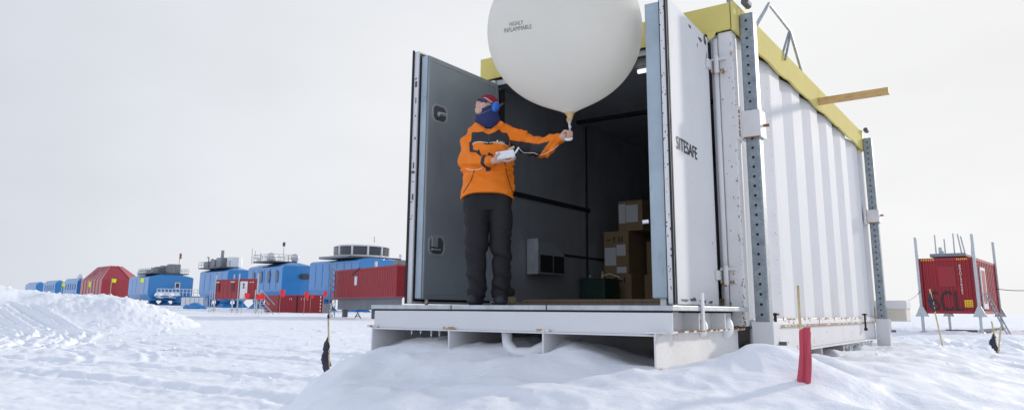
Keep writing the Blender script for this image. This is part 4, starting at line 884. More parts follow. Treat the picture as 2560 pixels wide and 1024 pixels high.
# stacked cartons at the back of the container
FZ = .0765
def carton(s0, s1, t0, t1, z0, z1, label, marks=True, paper=None):
    r = empty('carton', C((s0 + s1) / 2, (t0 + t1) / 2, z0), label, 'box', 'cardboard boxes inside the container')
    b_ = MB().box(C, (s0, s1), (t0, t1), (z0, z1)).build('box', M['card'], r, bevel=.006)
    if marks:
        mk = MB(); zz = z1 - (z1 - z0) * .2; w_ = s1 - s0
        mk.box(C, (s1 - w_ * .28, s1 - w_ * .16), (t0 - .002, t0 - .001), (zz - .008, zz + .008)); mk.box(C, (s1 - w_ * .45, s1 - w_ * .41), (t0 - .002, t0 - .001), (zz - .03, zz + .03)); mk.box(C, (s1 - w_ * .49, s1 - w_ * .37), (t0 - .002, t0 - .001), (zz + .012, zz + .024))
        for q_ in (.6, .72): mk.box(C, (s1 - w_ * (q_ + .05), s1 - w_ * q_), (t0 - .002, t0 - .001), (zz - .03, zz + .03))
        mk.build('handling_mark', M['ink'], b_)['kind'] = 'stuff'
    for (a0_, a1_, c0, c1) in (paper or []):
        w_, h_ = s1 - s0, z1 - z0; MB().box(C, (s1 - w_ * a1_, s1 - w_ * a0_), (t0 - .003, t0 - .0015), (z0 + h_ * c0, z0 + h_ * c1)).build('paper_label', M['paper'], b_)
    return r
tb = 2.1
carton(1.93, 2.26, tb, tb + .5, FZ, .415, 'plain bottom carton of the tallest stack by the green box')
carton(1.955, 2.27, tb, tb + .5, .416, .90, 'middle carton with two white papers, second in the tallest stack', True, [(.05, .5, .2, .62), (.52, .88, .42, .68), (.52, .9, .02, .16)])
carton(1.80, 2.10, tb + .05, tb + .5, .901, 1.245, 'top carton with a large white paper label, highest in the stack', False, [(.02, .3, .25, .9), (.32, .82, .28, .85)])
carton(1.45, 1.915, tb + .3, tb + .8, FZ, .42, 'dim carton right of the stack, at floor level', False, [(.72, .85, .5, .75)])
carton(1.42, 1.90, tb + .35, tb + .8, .421, .80, 'dim carton right of the stack, upper one', False)
carton(1.36, 1.41, 1.52, 1.9, FZ, .40, 'narrow carton edge near the right door, lower', False); carton(1.36, 1.41, 1.52, 1.9, .401, .72, 'narrow carton edge near the right door, upper', False)
# green case with a lead, and fan heater housing on the left wall
gx = empty('equipment_case', C(2.13, 1.72, FZ), 'dark green case with a pale lead standing by the left inner wall', 'case')
MB().box(C, (2.0, 2.30), (1.6, 1.95), (FZ, .345)).build('body', M['green'], gx, bevel=.01)
MB().box(C, (1.995, 2.305), (1.595, 1.955), (.325, .352)).build('lid', M['green'], gx, bevel=.005)
gl = MB(); gl.tube([C(2.08, 1.7, .352), C(2.075, 1.7, .43)], [.018, .008], 7); gl.build('tap', M['cane'], gx); MB().ball(C(2.22, 1.68, .375), .02).build('knob', M['galv_pale'], gx)
gl = MB(); gl.tube([C(2.08, 1.7, .38), C(2.0, 1.72, .40), C(1.93, 1.78, .37), C(1.9, 1.85, .33)], .007, 6); gl.build('lead', M['piping'], gx, smooth=True)
hv = [(2.324, .36), (2.2, .36), (2.2, .56), (2.324, .70)]
vb = MB(); vb.prism([C(s_, .62, z) for s_, z in hv], [C(s_, 1.12, z) for s_, z in hv]); vb = vb.build('vent_housing', M['inside'], root, bevel=.004)
mb = MB(); mb.box(C, (2.1975, 2.1995), (.65, .88), (.375, .545)).box(C, (2.1975, 2.1995), (.90, 1.10), (.375, .545)); mb.build('vent_mouth', M['hole'], vb)
MB().box(C, (2.195, 2.324), (.6, .618), (.355, .70)).build('vent_edge', M['galv_pale'], vb)

MB().tube([DR(.975, -.168, .583), DR(.99, -.205, .578)], .014, 8).build('handle_tip', M['foam'], d0)

# ------------------------------------------------------------------ loose snow clods on the field
rc = np.random.RandomState(9); mb = MB()
for k in range(1000):
    if k < 500: px, Y = rc.uniform(-80, 480), rc.uniform(20, 42)
    elif k < 680: px, Y = rc.uniform(0, 900), rc.uniform(11, 40)
    else: px, Y = rc.uniform(2080, 2700), rc.uniform(8, 40)
    x = (px - 1280) / 1856 * Y
    z = ground_z(x, Y); r_ = rc.gamma(2, .018) * (.5 + Y / 25); n_ = 6; o_ = rc.uniform(0, 6)
    c = Vector((x, Y, z + r_ * .1)); ring = [c + Vector((math.cos(o_ + q * math.pi / 3) * r_ * rc.uniform(.6, 1.3), math.sin(o_ + q * math.pi / 3) * r_ * rc.uniform(.6, 1.3), rc.uniform(-.45, -.1) * r_)) for q in range(n_)]
    mb.add(ring + [c + Vector((0, 0, r_ * rc.uniform(.25, .6))), c - Vector((0, 0, r_ * .6))], [(q, (q + 1) % n_, 6) for q in range(n_)] + [((q + 1) % n_, q, 7) for q in range(n_)])
tag(mb.build('snow_clods', M['snow'], None), 'loose snow clods strewn over the bank and the churned field', 'snow', kind='stuff')

# ------------------------------------------------------------------ the person: one body surface, clothes over it
class Field:
    def __init__(s, lo, hi, h):
        s.lo = np.array(lo, np.float32); s.h = h; s.n = np.ceil((np.array(hi) - s.lo) / h).astype(int) + 1; s.F = np.full(s.n, 1.0, np.float32)
    def sl(s, lo, hi):
        a = np.clip(np.floor((np.array(lo) - s.lo) / s.h).astype(int), 0, s.n - 1); b_ = np.clip(np.ceil((np.array(hi) - s.lo) / s.h).astype(int) + 1, 1, s.n)
        ax = [(s.lo[i] + s.h * np.arange(a[i], b_[i])).astype(np.float32) for i in range(3)]
        return tuple(slice(a[i], b_[i]) for i in range(3)), ax[0][:, None, None], ax[1][None, :, None], ax[2][None, None, :]
    def put(s, sl, d, k):
        f = s.F[sl]; hh = np.maximum(k - np.abs(f - d), 0) / k if k > 0 else 0; s.F[sl] = np.minimum(f, d) - hh * hh * k * .25
    def cap(s, a, b_, ra, rb=None, k=.02, ay=1.0):
        rb = ra if rb is None else rb; R = max(ra, rb) * max(1, ay) + k + .02; a = np.array(a); b_ = np.array(b_)
        sl, X, Y, Z = s.sl(np.minimum(a, b_) - R, np.maximum(a, b_) + R); d_ = b_ - a; L2 = max(float(d_ @ d_), 1e-9)
        t_ = np.clip(((X - a[0]) * d_[0] + (Y - a[1]) * d_[1] + (Z - a[2]) * d_[2]) / L2, 0, 1)
        dd = np.sqrt((X - a[0] - t_ * d_[0]) ** 2 + ((Y - a[1] - t_ * d_[1]) / ay) ** 2 + (Z - a[2] - t_ * d_[2]) ** 2) - (ra + (rb - ra) * t_)
        s.put(sl, dd, k)
    def chain(s, pts, rs, k=.02, ay=1.0):
        for i in range(len(pts) - 1): s.cap(pts[i], pts[i + 1], rs[i], rs[i + 1], k, ay)
    def ell(s, c, axes, rad, k=.02):
        c = np.array(c); R = max(rad) + k + .02; sl, X, Y, Z = s.sl(c - R, c + R); q = 0
        for a, r in zip(axes, rad): q = q + (((X - c[0]) * a[0] + (Y - c[1]) * a[1] + (Z - c[2]) * a[2]) / r) ** 2
        s.put(sl, (np.sqrt(q) - 1) * min(rad), k)
    def loft(s, rows, k=.02, e=2.0):   # rows: (z, cx, cy, rx, ry) rising
        rows = sorted(rows); z, cx, cy, rx, ry = [np.array(c) for c in zip(*rows)]; R = max(rx.max(), ry.max()) + .06
        sl, X, Y, Z = s.sl((min(cx) - R, min(cy) - R, z[0] - .03), (max(cx) + R, max(cy) + R, z[-1] + .03)); zz = Z.ravel()
        zs = np.linspace(z[0] - .05, z[-1] + .05, 200)
        def it(v):
            w_ = np.interp(zs, z, v); ker = np.ones(9) / 9; w_ = np.convolve(np.pad(w_, 4, mode='edge'), ker, 'valid'); return np.interp(zz, zs, w_)[None, None, :]
        a, b_ = it(rx), it(ry); d = ((np.abs((X - it(cx)) / a) ** e + np.abs((Y - it(cy)) / b_) ** e) ** (1 / e) - 1) * np.minimum(a, b_)
        d = np.maximum(d, np.maximum(Z - z[-1], z[0] - Z)); s.put(sl, d.astype(np.float32), k)
    def grid(s): return s.sl(s.lo, s.lo + s.h * (s.n - 1))
    def mesh(s, name, mats, parent, zone=None):
        F = s.F; F[0] = F[-1] = 1; F[:, 0] = F[:, -1] = 1; F[:, :, 0] = F[:, :, -1] = 1; ins = F < 0; nx, ny, nz = np.array(F.shape) - 1
        off = [(i, j, k) for i in (0, 1) for j in (0, 1) for k in (0, 1)]
        g = lambda A, o: A[o[0]:o[0] + nx, o[1]:o[1] + ny, o[2]:o[2] + nz]
        cnt = sum(g(ins, o).astype(np.int8) for o in off); act = (cnt > 0) & (cnt < 8); I = np.argwhere(act); idx = np.full(act.shape, -1, np.int64); idx[act] = np.arange(len(I))
        P = np.zeros((len(I), 3), np.float32); W_ = np.zeros(len(I), np.float32)
        for o in off:
            for ax in range(3):
                if o[ax]: continue
                o2 = list(o); o2[ax] = 1; f0 = F[I[:, 0] + o[0], I[:, 1] + o[1], I[:, 2] + o[2]]; f1 = F[I[:, 0] + o2[0], I[:, 1] + o2[1], I[:, 2] + o2[2]]
                m_ = (f0 < 0) != (f1 < 0); t_ = np.where(m_, f0 / np.where(f0 == f1, 1, f0 - f1), 0); p = np.array(o, np.float32)[None, :].repeat(len(I), 0); p[:, ax] += t_; P += p * m_[:, None]; W_ += m_
        V = (I + P / W_[:, None]) * s.h + s.lo; Q = []
        for ax in range(3):
            a1, a2 = [(1, 2), (2, 0), (0, 1)][ax]; sa = [slice(1, -1)] * 3; sb_ = [slice(1, -1)] * 3; sa[ax] = slice(0, -1); sb_[ax] = slice(1, None)
            A_, B_ = ins[tuple(sa)], ins[tuple(sb_)]; E = np.argwhere(A_ != B_)
            flip = A_[tuple(E.T)]; E = E + 1; E[:, ax] -= 1; q = []
            for d1_, d2_ in ((1, 1), (0, 1), (0, 0), (1, 0)): c = E.copy(); c[:, a1] -= d1_; c[:, a2] -= d2_; q.append(idx[tuple(c.T)])
            q = np.stack(q, -1); q[~flip] = q[~flip][:, ::-1]; Q.append(q)
        Q = np.concatenate(Q); base = np.array(WLOC[parent]); me = bpy.data.meshes.new(name); me.vertices.add(len(V)); me.vertices.foreach_set('co', (V - base).astype(np.float32).ravel())
        me.loops.add(Q.size); me.loops.foreach_set('vertex_index', Q.ravel().astype(np.int32)); me.polygons.add(len(Q)); me.polygons.foreach_set('loop_start', np.arange(0, Q.size, 4, dtype=np.int32))
        me.polygons.foreach_set('use_smooth', np.ones(len(Q), bool))
        for m_ in (mats if isinstance(mats, list) else [mats]): me.materials.append(m_)
        if zone is not None: me.polygons.foreach_set('material_index', zone(V[Q].mean(1)).astype(np.int32))
        me.update(calc_edges=True); o = bpy.data.objects.new(name, me); col.objects.link(o); o.parent = parent; WLOC[o] = WLOC[parent]
        md = o.modifiers.new('s', 'SMOOTH'); md.factor = .5; md.iterations = 2
        s.tree = BVHTree.FromPolygons([Vector(v) for v in V], [tuple(int(i) for i in q) for q in Q])
        return o
def pixnp(V):
    q = V - np.array([0, 0, EZ]); z = q @ np.array(FW); return 1280 + F0 * (q @ np.array(CR)) / z, PPY - F0 * (q @ np.array(CU)) / z
def inpoly(x, y, poly):
    r = np.zeros(len(x), bool); n = len(poly)
    for i in range(n):
        (x0, y0), (x1, y1) = poly[i], poly[(i + 1) % n]
        c = ((y0 > y) != (y1 > y)) & (x < (x1 - x0) * (y - y0) / ((y1 - y0) if y1 != y0 else 1e-9) + x0); r ^= c
    return r
Yp = 6.22
def J(px, py, dy=0.): return np.array(at(px, py, Yp + dy))
DZ = C(1, -1, .038).z
foot0 = J(1215, 757); foot0[2] = DZ
pr = empty('person', Vector(foot0), 'person in orange jacket and blue ear defenders holding the white balloon on the platform', 'person')
def row(py, xl, xr, ry, dy=0.): a, b_ = J(xl, py, dy), J(xr, py, dy); return (a[2], (a[0] + b_[0]) / 2, a[1], (b_[0] - a[0]) / 2, ry)
lo, hi = J(1120, 770) - np.array([0, .48, 0]), J(1460, 225) + np.array([0, .30, 0]); lo[2] = DZ - .02
# head frame
Fv = Vector((-.64, -.64, .46)).normalized(); Uv2 = (Vector((.10, 0, 1)) - Fv * Fv.dot(Vector((.10, 0, 1)))).normalized(); Lv = Uv2.cross(Fv)
Hc = Vector(J(1217, 270, .0))
def HP(f, l, u): return np.array(Hc + Fv * f + Lv * l + Uv2 * u)
AXH = (np.array(Fv), np.array(Lv), np.array(Uv2))
def head_on(B, g=0.):
    B.ell(HP(-.008, 0, .022), AXH, (.094 + g, .074 + g, .092 + g), .02)
    if g == 0:
        B.ell(HP(.028, 0, -.035), AXH, (.062, .056, .066), .03); B.ell(HP(.062, 0, -.078), AXH, (.024, .030, .022), .03)
        B.chain([HP(.083, 0, .006), HP(.106, 0, -.026)], [.009, .014], .012); B.ell(HP(.098, .0, -.030), AXH, (.012, .018, .010), .008)
        for q in (-1, 1): B.ell(HP(.066, .036 * q, -.018), AXH, (.024, .024, .020), .02); B.ell(HP(.074, .030 * q, .034), AXH, (.016, .026, .010), .02); B.ell(HP(.0, .074 * q, -.005), AXH, (.018, .010, .03), .006)
        B.ell(HP(.084, 0, -.048), AXH, (.010, .022, .006), .006); B.ell(HP(.081, 0, -.060), AXH, (.011, .020, .007), .006)
# joints (viewer's left is the person's right)
shR, elR, wrR = J(1184, 336, .01), J(1163, 404, -.03), J(1229, 403, -.20)
shL, elL, wrL = J(1266, 335, .01), J(1344, 367, -.05), J(1402, 347, -.17)
def hand_left(B):   # fist round the balloon cord at (1424,336)
    pc = J(1411, 340, -.19); B.chain([wrL, pc], [.026, .030], .02); B.ell(pc, ((1, 0, 0), (0, 1, 0), (0, 0, 1)), (.036, .026, .040), .015)
    for i, (y_, ln_) in enumerate(((329.5, 1.0), (334.5, 1.08), (339.5, 1.02), (344.5, .85))):
        B.chain([J(1414, y_ + 1, -.20), J(1414 + 14 * ln_, y_, -.215), J(1414 + 15 * ln_, y_ + 1, -.245), J(1419, y_ + 2, -.252)], [.0095, .0092, .0088, .0078], .004)
    B.chain([J(1406, 333, -.21), J(1412, 327, -.235), J(1421, 328, -.25)], [.0115, .0105, .009], .006)
def hand_right(B):  # palm up under the white box
    pc = J(1244, 400, -.265); B.chain([wrR, pc], [.027, .028], .02); B.ell(J(1249, 400, -.27), ((1, 0, 0), (0, 1, 0), (0, 0, 1)), (.048, .040, .022), .015)
    for i, (dy_, ln_, sag) in enumerate(((-.308, .9, 0), (-.286, 1.05, 2), (-.262, 1.08, 3), (-.238, .92, 3))):
        B.chain([J(1258, 401 + sag * .4, dy_ + .01), J(1258 + 13 * ln_, 402.5 + sag * .4, dy_), J(1258 + 24 * ln_, 399 + sag * .3, dy_), J(1258 + 29 * ln_, 394, dy_)], [.0098, .0095, .0088, .0078], .004)
    B.chain([J(1238, 397, -.30), J(1241, 389, -.322), J(1248, 383, -.325)], [.0125, .011, .0092], .006)
B = Field(lo, hi, .0062)
head_on(B)
B.cap(J(1221, 300, .02), J(1222, 330, .03), .055, .062, .03)
B.loft([row(495, 1170, 1272, .10, .02), row(440, 1176, 1272, .095, .01), row(380, 1182, 1272, .10, 0), row(335, 1186, 1264, .09, .01), row(322, 1200, 1250, .07, .02)], .03)
for sh, el_, wr in ((shR, elR, wrR), (shL, elL, wrL)): B.chain([sh, el_, wr], [.050, .040, .026], .02)
hipR, kneR, ankR = J(1192, 500, .02), J(1196, 610, -.01), J(1192, 738, .03); hipL, kneL, ankL = J(1250, 500, .02), J(1252, 610, -.01), J(1252, 738, .03)
for a, b_, c in ((hipR, kneR, ankR), (hipL, kneL, ankL)): B.chain([a, b_, c], [.072, .046, .030], .03); B.cap(c, c + np.array([-.02, -.12, -.025]), .022, .018, .02)
hand_left(B); hand_right(B)
def face_zone(c):
    d = c - np.array(Hc); f, l, u = d @ AXH[0], d @ AXH[1], d @ AXH[2]
    return ((f > .07) & (np.abs(l) < .021) & (u > -.066) & (u < -.044)).astype(int) + ((f > .07) & (np.abs(l) < .017) & (u > -.0565) & (u < -.0515)).astype(int)
body = B.mesh('body', [M['skin'], pmat('lips', (.42, .16, .14), .45), M['piping']], pr, face_zone)
# trousers
T = Field(lo, J(1320, 470) + np.array([0, .25, 0]), .0066)
T.loft([row(740, 1169, 1213, .075, .02), row(715, 1169, 1214, .078, .02), row(660, 1167, 1215, .075, .01), row(610, 1165, 1217, .085, .0), row(560, 1162, 1221, .095, .01), row(515, 1159, 1224, .11, .02), row(482, 1160, 1226, .115, .02)], .02)
T.loft([row(528, 1166, 1275, .10, .02), row(510, 1161, 1280, .115, .02), row(482, 1159, 1282, .118, .02)], .02)
T.loft([row(740, 1233, 1272, .075, .02), row(715, 1232, 1274, .078, .02), row(660, 1231, 1278, .075, .01), row(610, 1228, 1277, .085, .0), row(560, 1224, 1281, .095, .01), row(515, 1220, 1281, .11, .02), row(482, 1218, 1281, .115, .02)], .006)
sl, X, Y, Z = T.grid()
zk = (Z - DZ); kn = np.exp(-((zk - .12) / .13) ** 2) * 1.1 + np.exp(-((zk - .47) / .10) ** 2) * .9 + .35
T.F += (.026 * kn * np.abs(vn3(X * 5 + Z * 3, Y * 5, Z * 19 + X * 7)) * 2 - .012 * kn + .014 * vn3(X * 8, Y * 8, Z * 10)).astype(np.float32)
T.mesh('trousers', M['trouser'], pr)
# boots
Bt = Field(lo, J(1320, 690) + np.array([0, .3, 0]), .0062)
for c, tx_ in ((ankR, -.02), (ankL, .0)):
    f_ = np.array([c[0], c[1], DZ]); Bt.chain([f_ + (0, .03, .17), f_ + (0, .02, .05)], [.056, .058], .02); Bt.chain([f_ + (0, .05, .046), f_ + (tx_, -.06, .044), f_ + (tx_ * 1.3, -.15, .036)], [.046, .050, .044], .03)
    sl, X, Y, Z = Bt.grid()
Bt.F = np.maximum(Bt.F, (DZ + .002 - Z)).astype(np.float32)
Bt.F += (.004 * vn3(X * 18, Y * 18, Z * 18)).astype(np.float32)
Bt.mesh('boots', [M['boot'], M['dark']], pr, lambda c: (c[:, 2] < DZ + .022).astype(int))
# jacket
Jk = Field(J(1130, 512) - np.array([0, .42, 0]), J(1425, 300) + np.array([0, .26, 0]), .0060)
Jk.loft([row(503, 1151, 1285, .148, .015), row(485, 1153, 1284, .150, .015), row(450, 1159, 1281, .140, .01), row(415, 1163, 1281, .135, .0), row(375, 1167, 1279, .135, -.005), row(345, 1171, 1275, .125, .005), row(328, 1181, 1266, .105, .015), row(317, 1196, 1252, .085, .02), row(311, 1204, 1244, .07, .02)], .02, 2.3)
Jk.chain([J(1187, 334, .015), J(1173, 360, .02), elR + np.array([.018, 0, 0]), lerp(elR, wrR, .5), lerp(elR, wrR, .93)], [.066, .068, .064, .057, .043], .035)
Jk.chain([J(1264, 331, .015), J(1300, 351, -.01), elL], [.066, .071, .082], .035); Jk.chain([elL, J(1362, 365, -.09), J(1382, 357, -.13), lerp(elL, wrL, .93)], [.080, .066, .052, .036], .03)
Jk.cap(J(1346, 384, -.05), J(1362, 378, -.09), .022, .02, .05)
for a, b_, r in (((1188, 317, -.04), (1208, 327, -.11), .020), ((1250, 314, -.03), (1237, 325, -.10), .022), ((1198, 312, .10), (1240, 310, .10), .036), ((1188, 317, -.04), (1196, 313, .08), .026), ((1250, 314, -.03), (1244, 311, .08), .026)): Jk.cap(J(*a), J(*b_), r, None, .02)
sl, X, Y, Z = Jk.grid()
zc_ = J(1220, 400)[2]
fold = .019 * np.abs(vn3(X * 7 - Z * 4, Y * 7, Z * 13 + X * 5)) * 2 - .009 + .010 * vn3(X * 11 + 3, Y * 11, Z * 11)
armm = sstep(X, J(1270, 350)[0], J(1310, 350)[0]); fold = fold * (1 + .9 * armm) + .005 * armm * np.sin(X * 95 - Z * 60 + 4 * vn3(X * 6, Y * 6, Z * 6))
lowc = np.exp(-((Z - J(1200, 425)[2]) / .05) ** 2) * (1 - armm); fold = fold - .006 * lowc * np.sin(Z * 120 + X * 10)
Jk.F += fold.astype(np.float32)
hx0, hx1 = J(1152, 490)[0], J(1284, 490)[0]; uu = np.clip((X - hx0) / (hx1 - hx0), 0, 1); zh = J(1218, 486)[2] - (J(1218, 486)[2] - J(1218, 498)[2]) * np.abs(2 * uu - 1) ** 3
Jk.F = np.maximum(Jk.F, np.where(X < hx1 + .02, zh - Z, -1)).astype(np.float32)
# open V at the neck
a, b_, c = J(1205, 316), J(1240, 314), J(1222, 334); hw = np.interp(np.clip((Z - c[2]) / (a[2] - c[2]), 0, 1), [0, 1], [0, (b_[0] - a[0]) / 2]); 
Jk.F = np.maximum(Jk.F, np.where((Z > c[2]) & (Y < foot0[1] + .02), hw - np.abs(X - c[0]), -1)).astype(np.float32)
Y1 = [(1179, 331), (1178, 352), (1173, 356), (1174, 380), (1190, 381), (1200, 390), (1203, 387), (1196, 377), (1183, 374), (1182, 360), (1184, 357), (1198, 354.5), (1221, 357.5), (1233, 355.5), (1256, 358.5), (1270, 366), (1290, 395), (1272, 363), (1275, 346), (1268, 333), (1254, 331), (1249, 323), (1237, 330), (1222, 336), (1207, 329), (1190, 330)]
Y2 = [(1274, 350), (1346, 360), (1375, 352), (1347, 391), (1326, 398), (1298, 398), (1284, 392), (1276, 378)]
def jz(V):
    x, y = pixnp(V); front = V[:, 1] < foot0[1] + .10; z = (inpoly(x, y, Y1) & front) | inpoly(x, y, Y2); 
    dw = V - np.array(lerp(elR, wrR, .82)); cuff = (np.abs(dw @ ((wrR - elR) / np.linalg.norm(wrR - elR))) < .018) & (np.linalg.norm(dw, axis=1) < .085)
    return (z | cuff).astype(int)
Jk.mesh('jacket', [M['jacket'], M['jacket_black']], pr, jz); JT = Jk.tree
def onsurf(tree, px, py, lift=.002):
    o_ = Vector((0, 0, EZ)); d = ray(px, py).normalized(); h = tree.ray_cast(o_, d)
    return (h[0] - d * lift) if h[0] is not None else Vector(J(px, py, -.14))
def line_on(tree, pts, r, name, mat, parent, lift=.001, n=22):
    q = []
    for i in range(n + 1):
        f_ = i / n * (len(pts) - 1); k = min(int(f_), len(pts) - 2); q.append(onsurf(tree, lerp(pts[k][0], pts[k + 1][0], f_ - k), lerp(pts[k][1], pts[k + 1][1], f_ - k), lift))
    q = [q[0]] + [(q[i - 1] + q[i] * 2 + q[i + 1]) / 4 for i in range(1, len(q) - 1)] + [q[-1]]
    return MB().tube(q, r, 6).build(name, mat, parent, smooth=True)
jac = [o for o in pr.children if o.name.startswith('jacket')][0]
line_on(JT, [(1181, 361), (1185, 356.5), (1198, 354), (1220, 357)], .0034, 'piping', M['piping'], jac)
line_on(JT, [(1224, 357), (1234, 355), (1256, 358), (1271, 366)], .0034, 'piping', M['piping'], jac)
line_on(JT, [(1164, 421), (1180, 425), (1196, 424), (1208, 418)], .003, 'piping', M['piping'], jac)
line_on(JT, [(1348, 388), (1362, 385), (1385, 372), (1396, 362)], .0028, 'piping', M['piping'], jac)
line_on(JT, [(1186, 424), (1178, 450), (1167, 468), (1158, 482)], .0035, 'zip', M['jacket_black'], jac)
line_on(JT, [(1262, 405), (1267, 435), (1275, 462), (1281, 480)], .0035, 'zip', M['jacket_black'], jac)
line_on(JT, [(1209, 358), (1220, 360), (1232, 358)], .006, 'pocket_flap', M['jacket_black'], jac, n=8)
line_on(JT, [(1196, 374), (1200, 384), (1203, 390)], .006, 'zip_pull', M['jacket_black'], jac, n=6)
line_on(JT, [(1222, 335), (1222.5, 357)], .0025, 'zip', M['steel_dark'], jac, n=10)
em = MB(); em.ball(onsurf(JT, 1243.5, 352.5), .008, 8, 6, (1, .3, 1)); em.build('emblem', M['piping'], jac)
line_on(JT, [(1248, 353.5), (1262, 357)], .0026, 'emblem_text', M['foam'], jac, n=6)
for q_ in ((1162, 322 + 20), ): pass
# snood
Sn = Field(J(1170, 335) - np.array([0, .2, 0]), J(1270, 245) + np.array([0, .2, 0]), .0052)
Sn.loft([row(325, 1206, 1236, .062, -.01), row(316, 1192, 1245, .088, -.005), row(306, 1187, 1250, .100, .0), row(297, 1188, 1250, .100, .0), row(288, 1191, 1247, .098, .0), row(278, 1193, 1243, .098, .0), row(262, 1194, 1240, .09, .01)], .01)
sl, X, Y, Z = Sn.grid()
a, b_ = J(1191, 287), J(1230, 270); Sn.F = np.maximum(Sn.F, Z - (a[2] + (b_[2] - a[2]) * (X - a[0]) / (b_[0] - a[0])) - .25 * np.maximum(0, -(Y - foot0[1]) - .06)).astype(np.float32)
Sn.F += (.018 * np.abs(vn3(X * 6, Y * 6, Z * 26 + X * 11)) * 2 - .005 + .004 * vn3(X * 16, Y * 16, Z * 16)).astype(np.float32)
Sn.mesh('neck_warmer', M['snood'], pr)
# hat
Ht = Field(Vector(Hc) - Vector((.17, .17, .17)), Vector(Hc) + Vector((.17, .17, .17)), .0045); head_on(Ht, .011)
Ht.ell(HP(-.045, 0, -.03), AXH, (.060, .066, .055), .03)
sl, X, Y, Z = Ht.grid(); f = (X - Hc.x) * Fv.x + (Y - Hc.y) * Fv.y + (Z - Hc.z) * Fv.z; u = (X - Hc.x) * Uv2.x + (Y - Hc.y) * Uv2.y + (Z - Hc.z) * Uv2.z
Ht.F = np.maximum(Ht.F, np.minimum(.040 - u + .15 * f, f - .02)).astype(np.float32)
Ht.F += (.0022 * np.sin((X * Lv.x + Y * Lv.y + Z * Lv.z) * 330)).astype(np.float32)
Ht.mesh('hat', M['hat'], pr)
# sunglasses
sg = MB()
for q in (-1, 1):
    n = 14; o0 = []; o1 = []
    for i in range(n):
        an = 2 * math.pi * i / n; l = .035 * q + .033 * math.cos(an); u = .008 + .023 * math.sin(an) - .004 * math.cos(an) * q; fq = .108 - 9.0 * l * l
        o0.append(Vector(HP(fq, l, u))); o1.append(Vector(HP(fq - .005, l, u)))
    sg.prism(o0, o1)
sgo = sg.build('sunglasses', M['shades'], pr)
ar = MB()
for q in (-1, 1): ar.tube([Vector(HP(.075, .066 * q, .012)), Vector(HP(.0, .088 * q, .014))], .0035, 6)
ar.tube([Vector(HP(.108, -.012, .012)), Vector(HP(.108, .012, .012))], .003, 6); ar.build('frame', M['dark'], sgo)
# ear defenders
for q in (1, -1):
    c = Vector(HP(-.012, .094 * q, .004)); n = 18; rings = []
    for dd, sc_ in ((-.014, .98), (.008, 1.0), (.020, .86), (.026, .55)): rings.append([c + Lv * q * dd + (Fv * math.cos(2 * math.pi * i / n) * .036 + Uv2 * math.sin(2 * math.pi * i / n) * .053) * sc_ for i in range(n)])
    mb = MB(); mb.add([p for r_ in rings for p in r_], [(j * n + i, j * n + (i + 1) % n, (j + 1) * n + (i + 1) % n, (j + 1) * n + i) for j in range(3) for i in range(n)] + [tuple(range(n)), tuple(3 * n + i for i in range(n))])
    ec = mb.build('ear_defender', M['ear_blue'], pr, smooth=True)
    r0 = [c + Lv * q * -.014 + (Fv * math.cos(2 * math.pi * i / n) * .030 + Uv2 * math.sin(2 * math.pi * i / n) * .044) for i in range(n)]; MB().prism(r0, [p - Lv * q * .016 for p in r0]).build('ear_cushion', M['dark'], ec)
    MB().tube([c + Lv * q * .012 + Uv2 * .02 - Fv * .03, c + Lv * q * .014 + Uv2 * .075 - Fv * .045], .006, 6).build('arm', M['steel_dark'], ec)
mb = MB(); pts = []
for i in range(17):
    an = math.pi * i / 16; pts.append(Vector(HP(-.060 - .045 * math.sin(an), .112 * math.cos(an), .062 + .058 * math.sin(an))))
mb.tube(pts, .0095, 8); mb.build('headband', M['dark'], pr, smooth=True)

# ------------------------------------------------------------------ balloon, tied neck and cord, radiosonde
Yb = Yp - .22
bt_, bc = at(1425, 291, Yb), at(1411, 80, Yb); axis = (bc - bt_).normalized(); ppm = (bc - bt_).length / 211.0
prof = [(300, 4.5), (293, 6.5), (290, 7.5), (286, 9.5), (281, 13.5), (277, 20), (272, 30), (265, 46), (255, 68), (244, 89), (230, 111), (214, 130), (195, 148), (172, 163), (146, 176), (115, 184.5), (80, 188), (40, 184), (5, 172), (-28, 153), (-58, 126), (-82, 93), (-98, 58), (-106, 26), (-108, 0.5)]
side_a = axis.cross(Vector((0, 1, 0))).normalized(); side_b = axis.cross(side_a)
def bp(y, ang, extra=0.):
    ys = [p[0] for p in prof][::-1]; rs_ = [p[1] for p in prof][::-1]; r = float(np.interp(y, ys, rs_)) * ppm + extra
    return bt_ + axis * ((291 - y) * ppm) + (side_a * math.cos(ang) + side_b * math.sin(ang)) * r
n = 72
mb = MB(); vs = [bp(y, 2 * math.pi * k / n) for y, r in prof[3:] for k in range(n)]; m_ = len(prof) - 3
mb.add(vs, [(j * n + k, j * n + (k + 1) % n, (j + 1) * n + (k + 1) % n, (j + 1) * n + k) for j in range(m_ - 1) for k in range(n)])
bal_root = empty('weather_balloon', bt_, 'large white weather balloon above the open container, marked highly inflammable', 'balloon')
env = mb.build('envelope', M['balloon'], bal_root, smooth=True, subsurf=1)
mb = MB(); vs = [bp(y, 2 * math.pi * k / 24, .0008 + .002 * math.sin(k * 2.6) * (y > 285)) for y, r in prof[:5] for k in range(24)]
mb.add(vs, [(j * 24 + k, j * 24 + (k + 1) % 24, (j + 1) * 24 + (k + 1) % 24, (j + 1) * 24 + k) for j in range(4) for k in range(24)]); mb.build('neck', M['neckrub'], bal_root, smooth=True)
fp = MB(); fp.add([at(1423, 294, Yb - .02), at(1416, 296, Yb - .03), at(1418, 307, Yb - .03), at(1424, 303, Yb - .02)], [(0, 1, 2, 3)]); fo = fp.build('neck_fold', M['neckrub'], bal_root); md = fo.modifiers.new('s', 'SOLIDIFY'); md.thickness = .004
